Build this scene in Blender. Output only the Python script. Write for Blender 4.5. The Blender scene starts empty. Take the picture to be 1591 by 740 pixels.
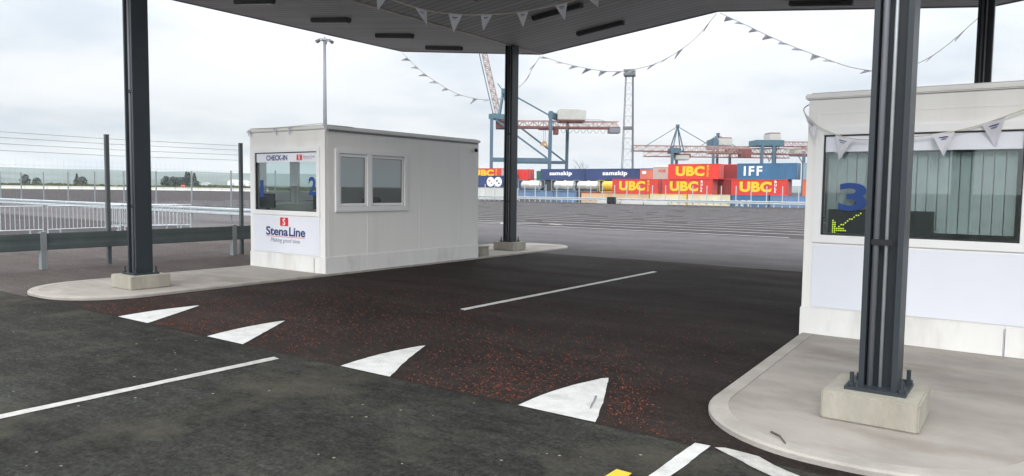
import bpy, bmesh, math, random
from mathutils import Vector, Matrix, noise
R = math.radians
random.seed(7)
SC = bpy.context.scene
COL = SC.collection

# ------------------------------------------------------------------ camera
cam_d = bpy.data.cameras.new('camera'); cam = bpy.data.objects.new('camera', cam_d); COL.objects.link(cam)
SC.camera = cam
cam_d.sensor_width = 36; cam_d.sensor_fit = 'HORIZONTAL'; cam_d.lens = 1142.6 / 1591 * 36
cam_d.clip_start = 0.05; cam_d.clip_end = 12000
def cam_axes(p, r, y):
    f = Vector((-math.sin(y) * math.cos(p), math.cos(y) * math.cos(p), -math.sin(p)))
    rt = Vector((math.cos(y), math.sin(y), 0)); up = rt.cross(f)
    c, s = math.cos(r), math.sin(r)
    return c * rt + s * up, -s * rt + c * up, f
ax, ay, af = cam_axes(R(3.85), R(0.712), R(35.589))
mw = Matrix((ax, ay, -af)).transposed().to_4x4(); mw.translation = (0, 0, 1.6)
cam.matrix_world = mw
VR = Vector((math.cos(R(35.589)), math.sin(R(35.589)), 0))     # direction "along the view's right"
VF = Vector((-math.sin(R(35.589)), math.cos(R(35.589)), 0))

# ------------------------------------------------------------------ world, sun, exposure
SUN_EL, SUN_AZ = 30, 162      # degrees; azimuth measured clockwise from +Y: behind the camera
W = bpy.data.worlds.new('World'); SC.world = W; W.use_nodes = True
nt = W.node_tree; nt.nodes.clear()
def N(t, **k):
    n = nt.nodes.new(t)
    for a, b in k.items(): setattr(n, a, b)
    return n
def L(a, b): nt.links.new(a, b)
out = N('ShaderNodeOutputWorld'); bg = N('ShaderNodeBackground'); bg.inputs[1].default_value = 0.1
L(bg.outputs[0], out.inputs[0])
sky = N('ShaderNodeTexSky', sky_type='NISHITA', sun_disc=False, sun_elevation=R(SUN_EL), sun_rotation=R(SUN_AZ), air_density=1.0, dust_density=2.0)
tc = N('ShaderNodeTexCoord'); sep = N('ShaderNodeSeparateXYZ'); L(tc.outputs['Generated'], sep.inputs[0])
def mth(op, a, b=None, clamp=False):
    n = N('ShaderNodeMath', operation=op, use_clamp=clamp)
    for i, v in enumerate((a, b)):
        if v is None: continue
        if hasattr(v, 'links'): L(v, n.inputs[i])
        else: n.inputs[i].default_value = v
    return n.outputs[0]
zz = mth('MAXIMUM', sep.outputs[2], 0.0)
den = mth('ADD', zz, 0.16)
comb = N('ShaderNodeCombineXYZ')
L(mth('DIVIDE', sep.outputs[0], den), comb.inputs[0]); L(mth('DIVIDE', sep.outputs[1], den), comb.inputs[1])
n1 = N('ShaderNodeTexNoise'); n1.inputs['Scale'].default_value = 0.95; n1.inputs['Detail'].default_value = 5; n1.inputs['Roughness'].default_value = 0.5
L(comb.outputs[0], n1.inputs['Vector'])
rmp = N('ShaderNodeValToRGB'); L(n1.outputs['Fac'], rmp.inputs[0])
cr = rmp.color_ramp; cr.elements[0].position = 0.36; cr.elements[0].color = (6.7, 7.3, 8.0, 1); cr.elements[1].position = 0.62; cr.elements[1].color = (9.4, 9.55, 9.8, 1)
e = cr.elements.new(0.5); e.color = (8.5, 8.8, 9.15, 1)
# overcast: the cloud deck brightens towards the zenith
gain = mth('ADD', mth('MULTIPLY', mth('POWER', zz, 1.5), 2.3), 0.645)
# and is brightest in the quarter of the sky that hides the sun
sd = N('ShaderNodeVectorMath', operation='DOT_PRODUCT'); L(tc.outputs['Generated'], sd.inputs[0])
sd.inputs[1].default_value = (math.sin(R(SUN_AZ)) * math.cos(R(SUN_EL)), math.cos(R(SUN_AZ)) * math.cos(R(SUN_EL)), math.sin(R(SUN_EL)))
glow = mth('ADD', mth('MULTIPLY', mth('POWER', mth('MAXIMUM', sd.outputs['Value'], 0.0), 1.5), 0.55), 1.0)
gain = mth('MULTIPLY', gain, glow)
mul = N('ShaderNodeVectorMath', operation='SCALE'); L(rmp.outputs[0], mul.inputs[0]); L(gain, mul.inputs['Scale'])
mix = N('ShaderNodeMix', data_type='RGBA'); mix.inputs[0].default_value = 0.93
L(sky.outputs[0], mix.inputs[6]); L(mul.outputs[0], mix.inputs[7]); L(mix.outputs[2], bg.inputs[0])

sun_d = bpy.data.lights.new('sun', 'SUN'); sun = bpy.data.objects.new('sun', sun_d); COL.objects.link(sun)
sun_d.energy = 0.85; sun_d.angle = R(18); sun_d.color = (1, 0.96, 0.9)
az = R(SUN_AZ); to_sun = Vector((math.sin(az) * math.cos(R(SUN_EL)), math.cos(az) * math.cos(R(SUN_EL)), math.sin(R(SUN_EL))))
sun.rotation_euler = to_sun.to_track_quat('Z', 'Y').to_euler()
sun.location = to_sun * 60
vs = SC.view_settings; vs.view_transform = 'Standard'; vs.look = 'None'; vs.exposure = 0.5; vs.gamma = 1; vs.use_curve_mapping = False
SC.cycles.use_denoising = True
SC.cycles.max_bounces = 8; SC.cycles.transparent_max_bounces = 12

# ------------------------------------------------------------------ materials
MATS = {}
def mat(name, base, rough=0.6, var=0.12, scale=4.0, bump=0.0, bscale=40.0, metal=0.0, spec=0.5, dirt=None, dirt_amt=0.0, stretch=(1, 1, 1), coords='Object'):
    """Principled surface whose base colour wanders a little with two noises; optional dirt colour in blotches."""
    m = bpy.data.materials.new(name); m.use_nodes = True
    t = m.node_tree; p = t.nodes['Principled BSDF']
    p.inputs['Roughness'].default_value = rough; p.inputs['Metallic'].default_value = metal; p.inputs['Specular IOR Level'].default_value = spec
    co = t.nodes.new('ShaderNodeTexCoord'); mp = t.nodes.new('ShaderNodeMapping'); mp.inputs['Scale'].default_value = stretch
    t.links.new(co.outputs[coords], mp.inputs[0])
    nz = t.nodes.new('ShaderNodeTexNoise'); nz.inputs['Scale'].default_value = scale; nz.inputs['Detail'].default_value = 6; nz.inputs['Roughness'].default_value = 0.62
    t.links.new(mp.outputs[0], nz.inputs['Vector'])
    rp = t.nodes.new('ShaderNodeValToRGB'); t.links.new(nz.outputs['Fac'], rp.inputs[0])
    lo = [max(0, c * (1 - var)) for c in base]; hi = [min(1, c * (1 + var)) for c in base]
    rp.color_ramp.elements[0].position = 0.3; rp.color_ramp.elements[0].color = (*lo, 1)
    rp.color_ramp.elements[1].position = 0.7; rp.color_ramp.elements[1].color = (*hi, 1)
    col = rp.outputs[0]
    if dirt is not None:
        n2 = t.nodes.new('ShaderNodeTexNoise'); n2.inputs['Scale'].default_value = scale * 0.37; n2.inputs['Detail'].default_value = 8; n2.inputs['Roughness'].default_value = 0.7
        t.links.new(mp.outputs[0], n2.inputs['Vector'])
        r2 = t.nodes.new('ShaderNodeValToRGB'); r2.color_ramp.elements[0].position = 0.5; r2.color_ramp.elements[1].position = 0.72
        r2.color_ramp.elements[0].color = (0, 0, 0, 1); r2.color_ramp.elements[1].color = (dirt_amt,) * 3 + (1,)
        t.links.new(n2.outputs['Fac'], r2.inputs[0])
        mx = t.nodes.new('ShaderNodeMix'); mx.data_type = 'RGBA'
        t.links.new(r2.outputs[0], mx.inputs[0]); t.links.new(col, mx.inputs[6]); mx.inputs[7].default_value = (*dirt, 1); col = mx.outputs[2]
    t.links.new(col, p.inputs['Base Color'])
    if bump:
        n3 = t.nodes.new('ShaderNodeTexNoise'); n3.inputs['Scale'].default_value = bscale; n3.inputs['Detail'].default_value = 4
        t.links.new(mp.outputs[0], n3.inputs['Vector'])
        b = t.nodes.new('ShaderNodeBump'); b.inputs['Strength'].default_value = bump; b.inputs['Distance'].default_value = 0.02
        t.links.new(n3.outputs['Fac'], b.inputs['Height']); t.links.new(b.outputs[0], p.inputs['Normal'])
    MATS[name] = m
    return m

def asphalt(name, base, spread, speck, rough, bump=0.5, spec=0.03, patch=None, patch_amt=0.5, patch_scale=0.35, grain=38.0, fleck=(0.4, 0.38, 0.34), fleck_thr=0.73):
    """Asphalt: fine aggregate, wide tonal patches, thin streaks and a few pale flecks of stone."""
    m = bpy.data.materials.new(name); m.use_nodes = True
    t = m.node_tree; p = t.nodes['Principled BSDF']; lk = t.links.new
    co = t.nodes.new('ShaderNodeTexCoord').outputs['Object']
    def nz(scale, det=5, ro=0.6, st=None):
        n = t.nodes.new('ShaderNodeTexNoise'); n.inputs['Scale'].default_value = scale; n.inputs['Detail'].default_value = det; n.inputs['Roughness'].default_value = ro
        if st:
            mp = t.nodes.new('ShaderNodeMapping'); mp.inputs['Scale'].default_value = st; lk(co, mp.inputs[0]); lk(mp.outputs[0], n.inputs['Vector'])
        else: lk(co, n.inputs['Vector'])
        return n.outputs['Fac']
    def ramp(f, a, b, ca, cb):
        r = t.nodes.new('ShaderNodeValToRGB'); lk(f, r.inputs[0]); e = r.color_ramp.elements
        e[0].position = a; e[1].position = b; e[0].color = (*ca, 1); e[1].color = (*cb, 1); return r.outputs[0]
    def mixc(f, a, b, mode='MIX'):
        x = t.nodes.new('ShaderNodeMix'); x.data_type = 'RGBA'; x.blend_type = mode
        if hasattr(f, 'links'): lk(f, x.inputs[0])
        else: x.inputs[0].default_value = f
        for i, v in ((6, a), (7, b)):
            if hasattr(v, 'links'): lk(v, x.inputs[i])
            else: x.inputs[i].default_value = (*v, 1)
        return x.outputs[2]
    lo = [c * (1 - spread) for c in base]; hi = [c * (1 + spread) for c in base]
    c = ramp(nz(0.8, 6, 0.65), 0.3, 0.7, lo, hi)
    st = ramp(nz(0.5, 6, 0.7, (0.35, 2.2, 1)), 0.32, 0.68, (1 - spread * 0.8,) * 3, (1 + spread * 0.8,) * 3)
    c = mixc(1.0, c, st, 'MULTIPLY')
    md = ramp(nz(5.5, 6, 0.7, (0.7, 1.5, 1)), 0.28, 0.72, (1 - spread,) * 3, (1 + spread,) * 3)
    c = mixc(1.0, c, md, 'MULTIPLY')
    m2 = ramp(nz(17, 4, 0.75), 0.3, 0.7, (1 - spread * 0.9,) * 3, (1 + spread * 0.9,) * 3)
    c = mixc(1.0, c, m2, 'MULTIPLY')
    gr = ramp(nz(grain, 3, 0.7), 0.25, 0.75, (1 - speck,) * 3, (1 + speck,) * 3)
    c = mixc(1.0, c, gr, 'MULTIPLY')
    if patch: c = mixc(ramp(nz(patch_scale, 7, 0.68), 0.5, 0.7, (0, 0, 0), (patch_amt,) * 3), c, patch)
    vo = t.nodes.new('ShaderNodeTexVoronoi'); vo.inputs['Scale'].default_value = 26; lk(co, vo.inputs['Vector'])
    sp = t.nodes.new('ShaderNodeSeparateColor'); lk(vo.outputs['Color'], sp.inputs[0])
    mr2 = t.nodes.new('ShaderNodeMapRange'); lk(sp.outputs[1], mr2.inputs[0]); mr2.inputs[3].default_value = 0.05; mr2.inputs[4].default_value = 0.32
    a = t.nodes.new('ShaderNodeMath'); a.operation = 'LESS_THAN'; lk(vo.outputs['Distance'], a.inputs[0]); lk(mr2.outputs[0], a.inputs[1])
    b = t.nodes.new('ShaderNodeMath'); b.operation = 'GREATER_THAN'; lk(sp.outputs[0], b.inputs[0]); b.inputs[1].default_value = 0.985
    ab = t.nodes.new('ShaderNodeMath'); ab.operation = 'MULTIPLY'; lk(a.outputs[0], ab.inputs[0]); lk(b.outputs[0], ab.inputs[1])
    c = mixc(ab.outputs[0], c, fleck)
    lk(c, p.inputs['Base Color'])
    rr = t.nodes.new('ShaderNodeMapRange'); lk(nz(0.6, 4, 0.6, (0.5, 1.6, 1)), rr.inputs[0]); rr.inputs[1].default_value = 0.3; rr.inputs[2].default_value = 0.7
    rr.inputs[3].default_value = rough - 0.08; rr.inputs[4].default_value = rough + 0.1; lk(rr.outputs[0], p.inputs['Roughness'])
    p.inputs['Specular IOR Level'].default_value = spec
    bp = t.nodes.new('ShaderNodeBump'); bp.inputs['Strength'].default_value = bump; bp.inputs['Distance'].default_value = 0.006
    lk(nz(grain * 1.3, 3, 0.7), bp.inputs['Height']); lk(bp.outputs[0], p.inputs['Normal'])
    MATS[name] = m
    return m

asphalt('apron_asphalt_lifted', (0.122, 0.115, 0.1165), 0.1, 0.2, 0.75, spec=0.0, patch=(0.09, 0.084, 0.084), patch_amt=0.6, patch_scale=0.3)  # smooth apron surface, its base also paled to offset the canopy's shade
asphalt('yard_asphalt', (0.074, 0.069, 0.0705), 0.16, 0.25, 0.75, spec=0.0, patch=(0.068, 0.063, 0.063), patch_amt=0.6, patch_scale=0.13)
asphalt('side_asphalt', (0.085, 0.072, 0.067), 0.2, 0.25, 0.65, patch=(0.075, 0.058, 0.053), patch_amt=0.6, patch_scale=0.3)
asphalt('front_asphalt', (0.03, 0.03, 0.0265), 0.34, 0.5, 0.75, patch=(0.075, 0.068, 0.053), patch_amt=0.65, patch_scale=0.9, fleck=(0.22, 0.2, 0.16))
asphalt('lane_asphalt', (0.026, 0.0212, 0.019), 0.25, 0.5, 0.7, patch=(0.029, 0.019, 0.0165), patch_amt=0.5, patch_scale=0.7, fleck=(0.24, 0.08, 0.05))
mat('paint', (0.54, 0.54, 0.52), 0.65, 0.1, 9, bump=0.3, bscale=60, dirt=(0.25, 0.24, 0.225), dirt_amt=0.55)
mat('worn_paint', (0.4, 0.39, 0.365), 0.6, 0.2, 14, bump=0.3, bscale=70, dirt=(0.16, 0.155, 0.15), dirt_amt=0.6)
mat('bay_paint', (0.36, 0.35, 0.355), 0.6, 0.25, 1.2, dirt=(0.13, 0.13, 0.13), dirt_amt=0.7)
mat('yellow_paint', (0.58, 0.41, 0.03), 0.6, 0.1, 20, bump=0.2)
mat('tyre_scuff', (0.2, 0.2, 0.2), 0.8)
mat('concrete', (0.31, 0.283, 0.252), 0.85, 0.17, 1.9, bump=0.25, bscale=50, dirt=(0.17, 0.14, 0.115), dirt_amt=0.85, stretch=(0.7, 1.3, 1))
mat('kerb_concrete', (0.34, 0.317, 0.285), 0.85, 0.14, 3.0, bump=0.25, bscale=60, dirt=(0.2, 0.185, 0.165), dirt_amt=0.7)
mat('plinth_concrete', (0.34, 0.32, 0.27), 0.9, 0.16, 5.0, bump=0.35, bscale=40, dirt=(0.2, 0.18, 0.13), dirt_amt=0.6, stretch=(1, 1, 0.35))
mat('booth_white', (0.83, 0.82, 0.79), 0.42, 0.025, 1.5, dirt=(0.62, 0.59, 0.54), dirt_amt=0.38, stretch=(2, 2, 0.25))
mat('booth_plinth', (0.79, 0.785, 0.765), 0.5, 0.04, 2.5, dirt=(0.42, 0.39, 0.34), dirt_amt=0.55, stretch=(1.5, 1.5, 0.5))
mat('upvc', (0.82, 0.82, 0.815), 0.28, 0.02, 3)
mat('seal_rubber', (0.03, 0.03, 0.032), 0.6)
mat('sign_white', (0.76, 0.78, 0.84), 0.3, 0.015, 2)
mat('navy_ink', (0.025, 0.03, 0.16), 0.4)
mat('digit_blue', (0.008, 0.05, 0.22), 0.4)
mat('logo_red', (0.62, 0.02, 0.035), 0.4)
mat('grey_ink', (0.22, 0.24, 0.32), 0.5)
mat('white_ink', (0.8, 0.8, 0.78), 0.5, 0.05)
mat('yellow_ink', (0.72, 0.5, 0.02), 0.5, 0.1, 6, dirt=(0.5, 0.32, 0.05), dirt_amt=0.4)
mat('column_paint', (0.027, 0.035, 0.042), 0.42, 0.1, 3)
mat('galvanised', (0.5, 0.53, 0.55), 0.5, 0.12, 6, metal=0.35)
mat('rail_galvanised', (0.38, 0.42, 0.44), 0.6, 0.12, 2)
mat('dark_rail', (0.075, 0.095, 0.095), 0.45, 0.15, 2)
mat('post_dark', (0.1, 0.115, 0.12), 0.5)
mat('thin_post', (0.22, 0.24, 0.25), 0.5)
mat('wire', (0.2, 0.22, 0.22), 0.5)
mat('light_body', (0.07, 0.07, 0.07), 0.5)
mat('diffuser', (0.09, 0.09, 0.09), 0.3)
mat('fascia', (0.2, 0.2, 0.25), 0.45)
mat('valley_trim', (0.4, 0.38, 0.33), 0.5)
mat('roof_sheet', (0.5, 0.5, 0.5), 0.5)
mat('cord', (0.62, 0.58, 0.48), 0.8)
mat('black_plastic', (0.015, 0.016, 0.018), 0.35)
mat('desk_top', (0.6, 0.6, 0.58), 0.4)
mat('reflection_slats', (0.34, 0.38, 0.37), 0.6)  # grey-green of the window's striped reflection, as a slat colour
mat('crane_blue', (0.06, 0.115, 0.165), 0.5, 0.15, 0.3, dirt=(0.16, 0.18, 0.19), dirt_amt=0.4)
mat('crane_teal', (0.055, 0.125, 0.165), 0.5, 0.15, 0.3, dirt=(0.16, 0.18, 0.19), dirt_amt=0.4)
mat('crane_pale', (0.32, 0.22, 0.195), 0.6, 0.2, 0.4, dirt=(0.28, 0.1, 0.07), dirt_amt=0.7)
mat('crane_red', (0.17, 0.05, 0.045), 0.5, 0.2, 0.4)
mat('crane_white', (0.42, 0.42, 0.39), 0.5, 0.1, 0.4, dirt=(0.42, 0.4, 0.36), dirt_amt=0.5)
mat('crane_gold', (0.45, 0.28, 0.12), 0.5)
mat('mast_steel', (0.17, 0.18, 0.2), 0.5, 0.1, 1)
mat('tower_steel', (0.12, 0.135, 0.15), 0.5, 0.1, 1)
mat('bark', (0.09, 0.08, 0.07), 0.9, 0.2)
mat('leaf_dark', (0.06, 0.08, 0.07), 0.8, 0.3, 0.5)
mat('scrub_green', (0.085, 0.1, 0.05), 0.9, 0.35, 0.2)
mat('field_grass', (0.1, 0.115, 0.06), 0.95, 0.3, 0.05)
mat('hill_land', (0.085, 0.11, 0.1), 1.0, 0.35, 0.004, dirt=(0.05, 0.08, 0.06), dirt_amt=0.8)
mat('shed_white', (0.75, 0.75, 0.76), 0.6)
mat('shed_grey', (0.45, 0.47, 0.5), 0.6)
mat('car_red', (0.5, 0.02, 0.03), 0.3)
mat('tyre', (0.02, 0.02, 0.02), 0.8)
mat('car_glass', (0.02, 0.025, 0.03), 0.1)
mat('barrier_concrete', (0.5, 0.5, 0.48), 0.85, 0.12, 0.4)
mat('red_stone', (0.13, 0.036, 0.022), 0.85, 0.75, 11.0, spec=0.15)
mat('tank_steel', (0.72, 0.7, 0.64), 0.3, 0.08, 0.6, metal=0.55)
mat('tank_yellow', (0.68, 0.42, 0.04), 0.4, 0.1, 0.6)
def cont_mat(name, c): return mat(name, c, 0.5, 0.12, 0.35, dirt=tuple(x * 0.62 for x in c), dirt_amt=0.55, stretch=(1, 1, 0.5))
for n_, c_ in dict(cont_red=(0.56, 0.045, 0.035), cont_red_bright=(0.68, 0.045, 0.03), cont_maroon=(0.25, 0.035, 0.035), cont_navy=(0.028, 0.05, 0.14), cont_blue=(0.045, 0.13, 0.24), cont_grey=(0.38, 0.37, 0.33), cont_cream=(0.6, 0.54, 0.38), cont_green=(0.03, 0.13, 0.09), cont_salmon=(0.56, 0.15, 0.1), cont_orange=(0.6, 0.13, 0.05), cont_pale=(0.5, 0.51, 0.48), cont_steelblue=(0.12, 0.2, 0.33), cont_bluegrey=(0.24, 0.31, 0.36), cont_tan=(0.56, 0.38, 0.22), cont_dark=(0.05, 0.055, 0.05)).items(): cont_mat(n_, c_)

# glass
def glass_mat(name, tint, tr):
    m = bpy.data.materials.new(name); m.use_nodes = True; t = m.node_tree; t.nodes.clear()
    o = t.nodes.new('ShaderNodeOutputMaterial'); g = t.nodes.new('ShaderNodeBsdfGlossy'); g.inputs['Roughness'].default_value = 0.015; g.inputs['Color'].default_value = (0.9, 0.95, 0.95, 1)
    tp = t.nodes.new('ShaderNodeBsdfTransparent'); tp.inputs[0].default_value = (*tint, 1)
    lw = t.nodes.new('ShaderNodeLayerWeight'); lw.inputs[0].default_value = 0.5
    fr = t.nodes.new('ShaderNodeMath'); fr.operation = 'POWER'; t.links.new(lw.outputs['Facing'], fr.inputs[0]); fr.inputs[1].default_value = 3.2
    nz = t.nodes.new('ShaderNodeTexNoise'); nz.inputs['Scale'].default_value = 1.3
    bp = t.nodes.new('ShaderNodeBump'); bp.inputs['Strength'].default_value = 0.04; t.links.new(nz.outputs['Fac'], bp.inputs['Height']); t.links.new(bp.outputs[0], g.inputs['Normal'])
    ad = t.nodes.new('ShaderNodeMath'); ad.operation = 'ADD'; ad.use_clamp = True; t.links.new(fr.outputs[0], ad.inputs[0]); ad.inputs[1].default_value = tr + 0.04
    mx = t.nodes.new('ShaderNodeMixShader'); t.links.new(ad.outputs[0], mx.inputs[0]); t.links.new(tp.outputs[0], mx.inputs[1]); t.links.new(g.outputs[0], mx.inputs[2]); t.links.new(mx.outputs[0], o.inputs[0])
    MATS[name] = m
glass_mat('front_glass', (0.92, 0.96, 0.96), 0.02)
glass_mat('side_glass', (0.7, 0.77, 0.76), 0.13)
# lit LED
m = bpy.data.materials.new('led_lit'); m.use_nodes = True
p = m.node_tree.nodes['Principled BSDF']; p.inputs['Base Color'].default_value = (0.5, 0.6, 0.03, 1); p.inputs['Emission Color'].default_value = (0.62, 0.75, 0.04, 1); p.inputs['Emission Strength'].default_value = 0.7
MATS['led_lit'] = m
# cloth of the pennants lets some light through
m = bpy.data.materials.new('pennant_cloth'); m.use_nodes = True; t = m.node_tree; p = t.nodes['Principled BSDF']
p.inputs['Roughness'].default_value = 0.7
nz_ = t.nodes.new('ShaderNodeTexNoise'); nz_.inputs['Scale'].default_value = 14; rp_ = t.nodes.new('ShaderNodeValToRGB'); t.links.new(nz_.outputs[0], rp_.inputs[0])
rp_.color_ramp.elements[0].color = (0.78, 0.78, 0.84, 1); rp_.color_ramp.elements[1].color = (0.86, 0.86, 0.89, 1); t.links.new(rp_.outputs[0], p.inputs['Base Color'])
tl = t.nodes.new('ShaderNodeBsdfTranslucent'); tl.inputs[0].default_value = (0.6, 0.6, 0.66, 1); mx_ = t.nodes.new('ShaderNodeMixShader'); mx_.inputs[0].default_value = 0.35
t.links.new(p.outputs[0], mx_.inputs[1]); t.links.new(tl.outputs[0], mx_.inputs[2]); t.links.new(mx_.outputs[0], t.nodes['Material Output'].inputs[0])
MATS['pennant_cloth'] = m
# soffit: grey planks running along X, joints as a height pattern
m = bpy.data.materials.new('soffit_plank'); m.use_nodes = True; t = m.node_tree; p = t.nodes['Principled BSDF']; p.inputs['Roughness'].default_value = 0.6
co_ = t.nodes.new('ShaderNodeTexCoord'); sx_ = t.nodes.new('ShaderNodeSeparateXYZ'); t.links.new(co_.outputs['Object'], sx_.inputs[0])
def mm(op, a, b):
    n = t.nodes.new('ShaderNodeMath'); n.operation = op
    for i, v in enumerate((a, b)):
        if hasattr(v, 'links'): t.links.new(v, n.inputs[i])
        else: n.inputs[i].default_value = v
    return n.outputs[0]
fr_ = mm('FRACT', mm('MULTIPLY', sx_.outputs[1], 1 / 0.2), 0.0)
jt_ = mm('LESS_THAN', fr_, 0.13)
fl_ = t.nodes.new('ShaderNodeMath'); fl_.operation = 'FLOOR'; t.links.new(mm('MULTIPLY', sx_.outputs[1], 1 / 0.2), fl_.inputs[0])
wn_ = t.nodes.new('ShaderNodeTexWhiteNoise'); wn_.noise_dimensions = '1D'; t.links.new(fl_.outputs[0], wn_.inputs['W'])
mr_ = t.nodes.new('ShaderNodeMapRange'); t.links.new(wn_.outputs['Value'], mr_.inputs[0]); mr_.inputs[3].default_value = 0.34; mr_.inputs[4].default_value = 0.4
cx_ = t.nodes.new('ShaderNodeMix'); cx_.data_type = 'RGBA'; t.links.new(jt_, cx_.inputs[0])
cc_ = t.nodes.new('ShaderNodeCombineColor'); [t.links.new(mr_.outputs[0], cc_.inputs[i]) for i in range(3)]
t.links.new(cc_.outputs[0], cx_.inputs[6]); cx_.inputs[7].default_value = (0.16, 0.157, 0.15, 1); t.links.new(cx_.outputs[2], p.inputs['Base Color'])
bp_ = t.nodes.new('ShaderNodeBump'); bp_.inputs['Strength'].default_value = 0.8; bp_.inputs['Distance'].default_value = 0.01; bp_.invert = True; t.links.new(jt_, bp_.inputs['Height']); t.links.new(bp_.outputs[0], p.inputs['Normal'])
MATS['soffit_plank'] = m

# ------------------------------------------------------------------ mesh helpers
class MB:
    def __init__(s): s.v = []; s.f = []
    def face(s, pts):
        k = len(s.v); s.v += [tuple(p) for p in pts]; s.f.append(tuple(range(k, k + len(pts)))); return s
    def box(s, x0, x1, y0, y1, z0, z1):
        k = len(s.v)
        s.v += [(x0, y0, z0), (x1, y0, z0), (x1, y1, z0), (x0, y1, z0), (x0, y0, z1), (x1, y0, z1), (x1, y1, z1), (x0, y1, z1)]
        for q in ((0, 3, 2, 1), (4, 5, 6, 7), (0, 1, 5, 4), (1, 2, 6, 5), (2, 3, 7, 6), (3, 0, 4, 7)): s.f.append(tuple(k + i for i in q))
        return s
    def bar(s, a, b, w, h=None):
        a, b = Vector(a), Vector(b); d = b - a
        if d.length < 1e-6: return s
        d.normalize(); h = h or w
        u = d.cross(Vector((0, 0, 1)))
        if u.length < 1e-3: u = Vector((1, 0, 0))
        u.normalize(); n = u.cross(d)
        k = len(s.v)
        for p in (a, b):
            for i, j in ((-1, -1), (1, -1), (1, 1), (-1, 1)): s.v.append(tuple(p + u * (i * w / 2) + n * (j * h / 2)))
        for q in ((0, 3, 2, 1), (4, 5, 6, 7), (0, 1, 5, 4), (1, 2, 6, 5), (2, 3, 7, 6), (3, 0, 4, 7)): s.f.append(tuple(k + i for i in q))
        return s
    def tube(s, pts, r, n=8, r2=None, cap=True):
        pts = [Vector(p) for p in pts]; rings = []
        for i, p in enumerate(pts):
            d = (pts[min(i + 1, len(pts) - 1)] - pts[max(i - 1, 0)]).normalized()
            u = d.cross(Vector((0, 0, 1)))
            if u.length < 1e-3: u = Vector((1, 0, 0))
            u.normalize(); w = u.cross(d)
            rr = r if r2 is None else r + (r2 - r) * i / max(1, len(pts) - 1)
            k = len(s.v); rings.append(k)
            for j in range(n):
                t = 2 * math.pi * j / n; s.v.append(tuple(p + u * (math.cos(t) * rr) + w * (math.sin(t) * rr)))
        for a, b in zip(rings, rings[1:]):
            for j in range(n): s.f.append((a + j, a + (j + 1) % n, b + (j + 1) % n, b + j))
        if cap: s.f.append(tuple(rings[0] + j for j in reversed(range(n)))); s.f.append(tuple(rings[-1] + j for j in range(n)))
        return s
    def prism(s, poly, z0, z1):
        n = len(poly); k = len(s.v)
        s.v += [(x, y, z0) for x, y in poly] + [(x, y, z1) for x, y in poly]
        s.f.append(tuple(k + n + i for i in range(n))); s.f.append(tuple(k + i for i in reversed(range(n))))
        for i in range(n): j = (i + 1) % n; s.f.append((k + i, k + j, k + n + j, k + n + i))
        return s
    def build(s, name, m, parent=None, smooth=False, bevel=0):
        me = bpy.data.meshes.new(name); me.from_pydata(s.v, [], s.f); me.materials.append(MATS[m] if isinstance(m, str) else m)
        if bevel:
            bm = bmesh.new(); bm.from_mesh(me); bmesh.ops.bevel(bm, geom=bm.edges[:], offset=bevel, segments=2, affect='EDGES', clamp_overlap=True); bm.to_mesh(me); bm.free()
        if smooth:
            for q in me.polygons: q.use_smooth = True
        o = bpy.data.objects.new(name, me); COL.objects.link(o)
        if parent: o.parent = parent
        return o
def tag(o, label, cat, group=None):
    o['label'] = label; o['category'] = cat
    if group: o['group'] = group
    return o
def empty(name, loc, rz=0, label=None, cat=None, group=None):
    o = bpy.data.objects.new(name, None); COL.objects.link(o); o.location = loc; o.rotation_euler = (0, 0, rz); o.empty_display_size = 0.2
    if label: tag(o, label, cat, group)
    return o
def struct(o): o['kind'] = 'structure'; return o
def copy_tree(o, parent=None):
    c = o.copy(); COL.objects.link(c)
    if parent: c.parent = parent
    for ch in [k for k in o.children]: copy_tree(ch, c)
    return c
def text_obj(body, m, parent, cx, cz, w=None, h=None, y=0.0, bold=0.0, name='lettering', shear=0.0, depth=0.002, spacing=1.0, face='-y', x=0.0):
    """Lettering as a thin mesh, scaled to width w and/or height h, centred at (cx, cz) on the plane y (facing -Y)."""
    cu = bpy.data.curves.new('lettering', 'FONT'); cu.body = body; cu.size = 1; cu.offset = bold; cu.extrude = 0.001; cu.shear = shear; cu.space_character = spacing; cu.resolution_u = 6
    ob = bpy.data.objects.new('tmp', cu); COL.objects.link(ob)
    dg = bpy.context.evaluated_depsgraph_get(); me = bpy.data.meshes.new_from_object(ob.evaluated_get(dg))
    bpy.data.objects.remove(ob); bpy.data.curves.remove(cu)
    xs = [v.co.x for v in me.vertices]; ys = [v.co.y for v in me.vertices]; zs = [v.co.z for v in me.vertices]
    x0, x1, y0, y1 = min(xs), max(xs), min(ys), max(ys)
    sx = w / (x1 - x0) if w else None; sy = h / (y1 - y0) if h else None
    sx = sx or sy; sy = sy or sx
    for v in me.vertices:
        X = (v.co.x - (x0 + x1) / 2) * sx + cx; Z = (v.co.y - (y0 + y1) / 2) * sy + cz; d = depth if v.co.z > 0 else 0
        v.co = (X, y - d, Z)
    me.materials.clear(); me.materials.append(MATS[m]); me.name = name
    o = bpy.data.objects.new(name, me); COL.objects.link(o); o.parent = parent
    return o

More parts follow.
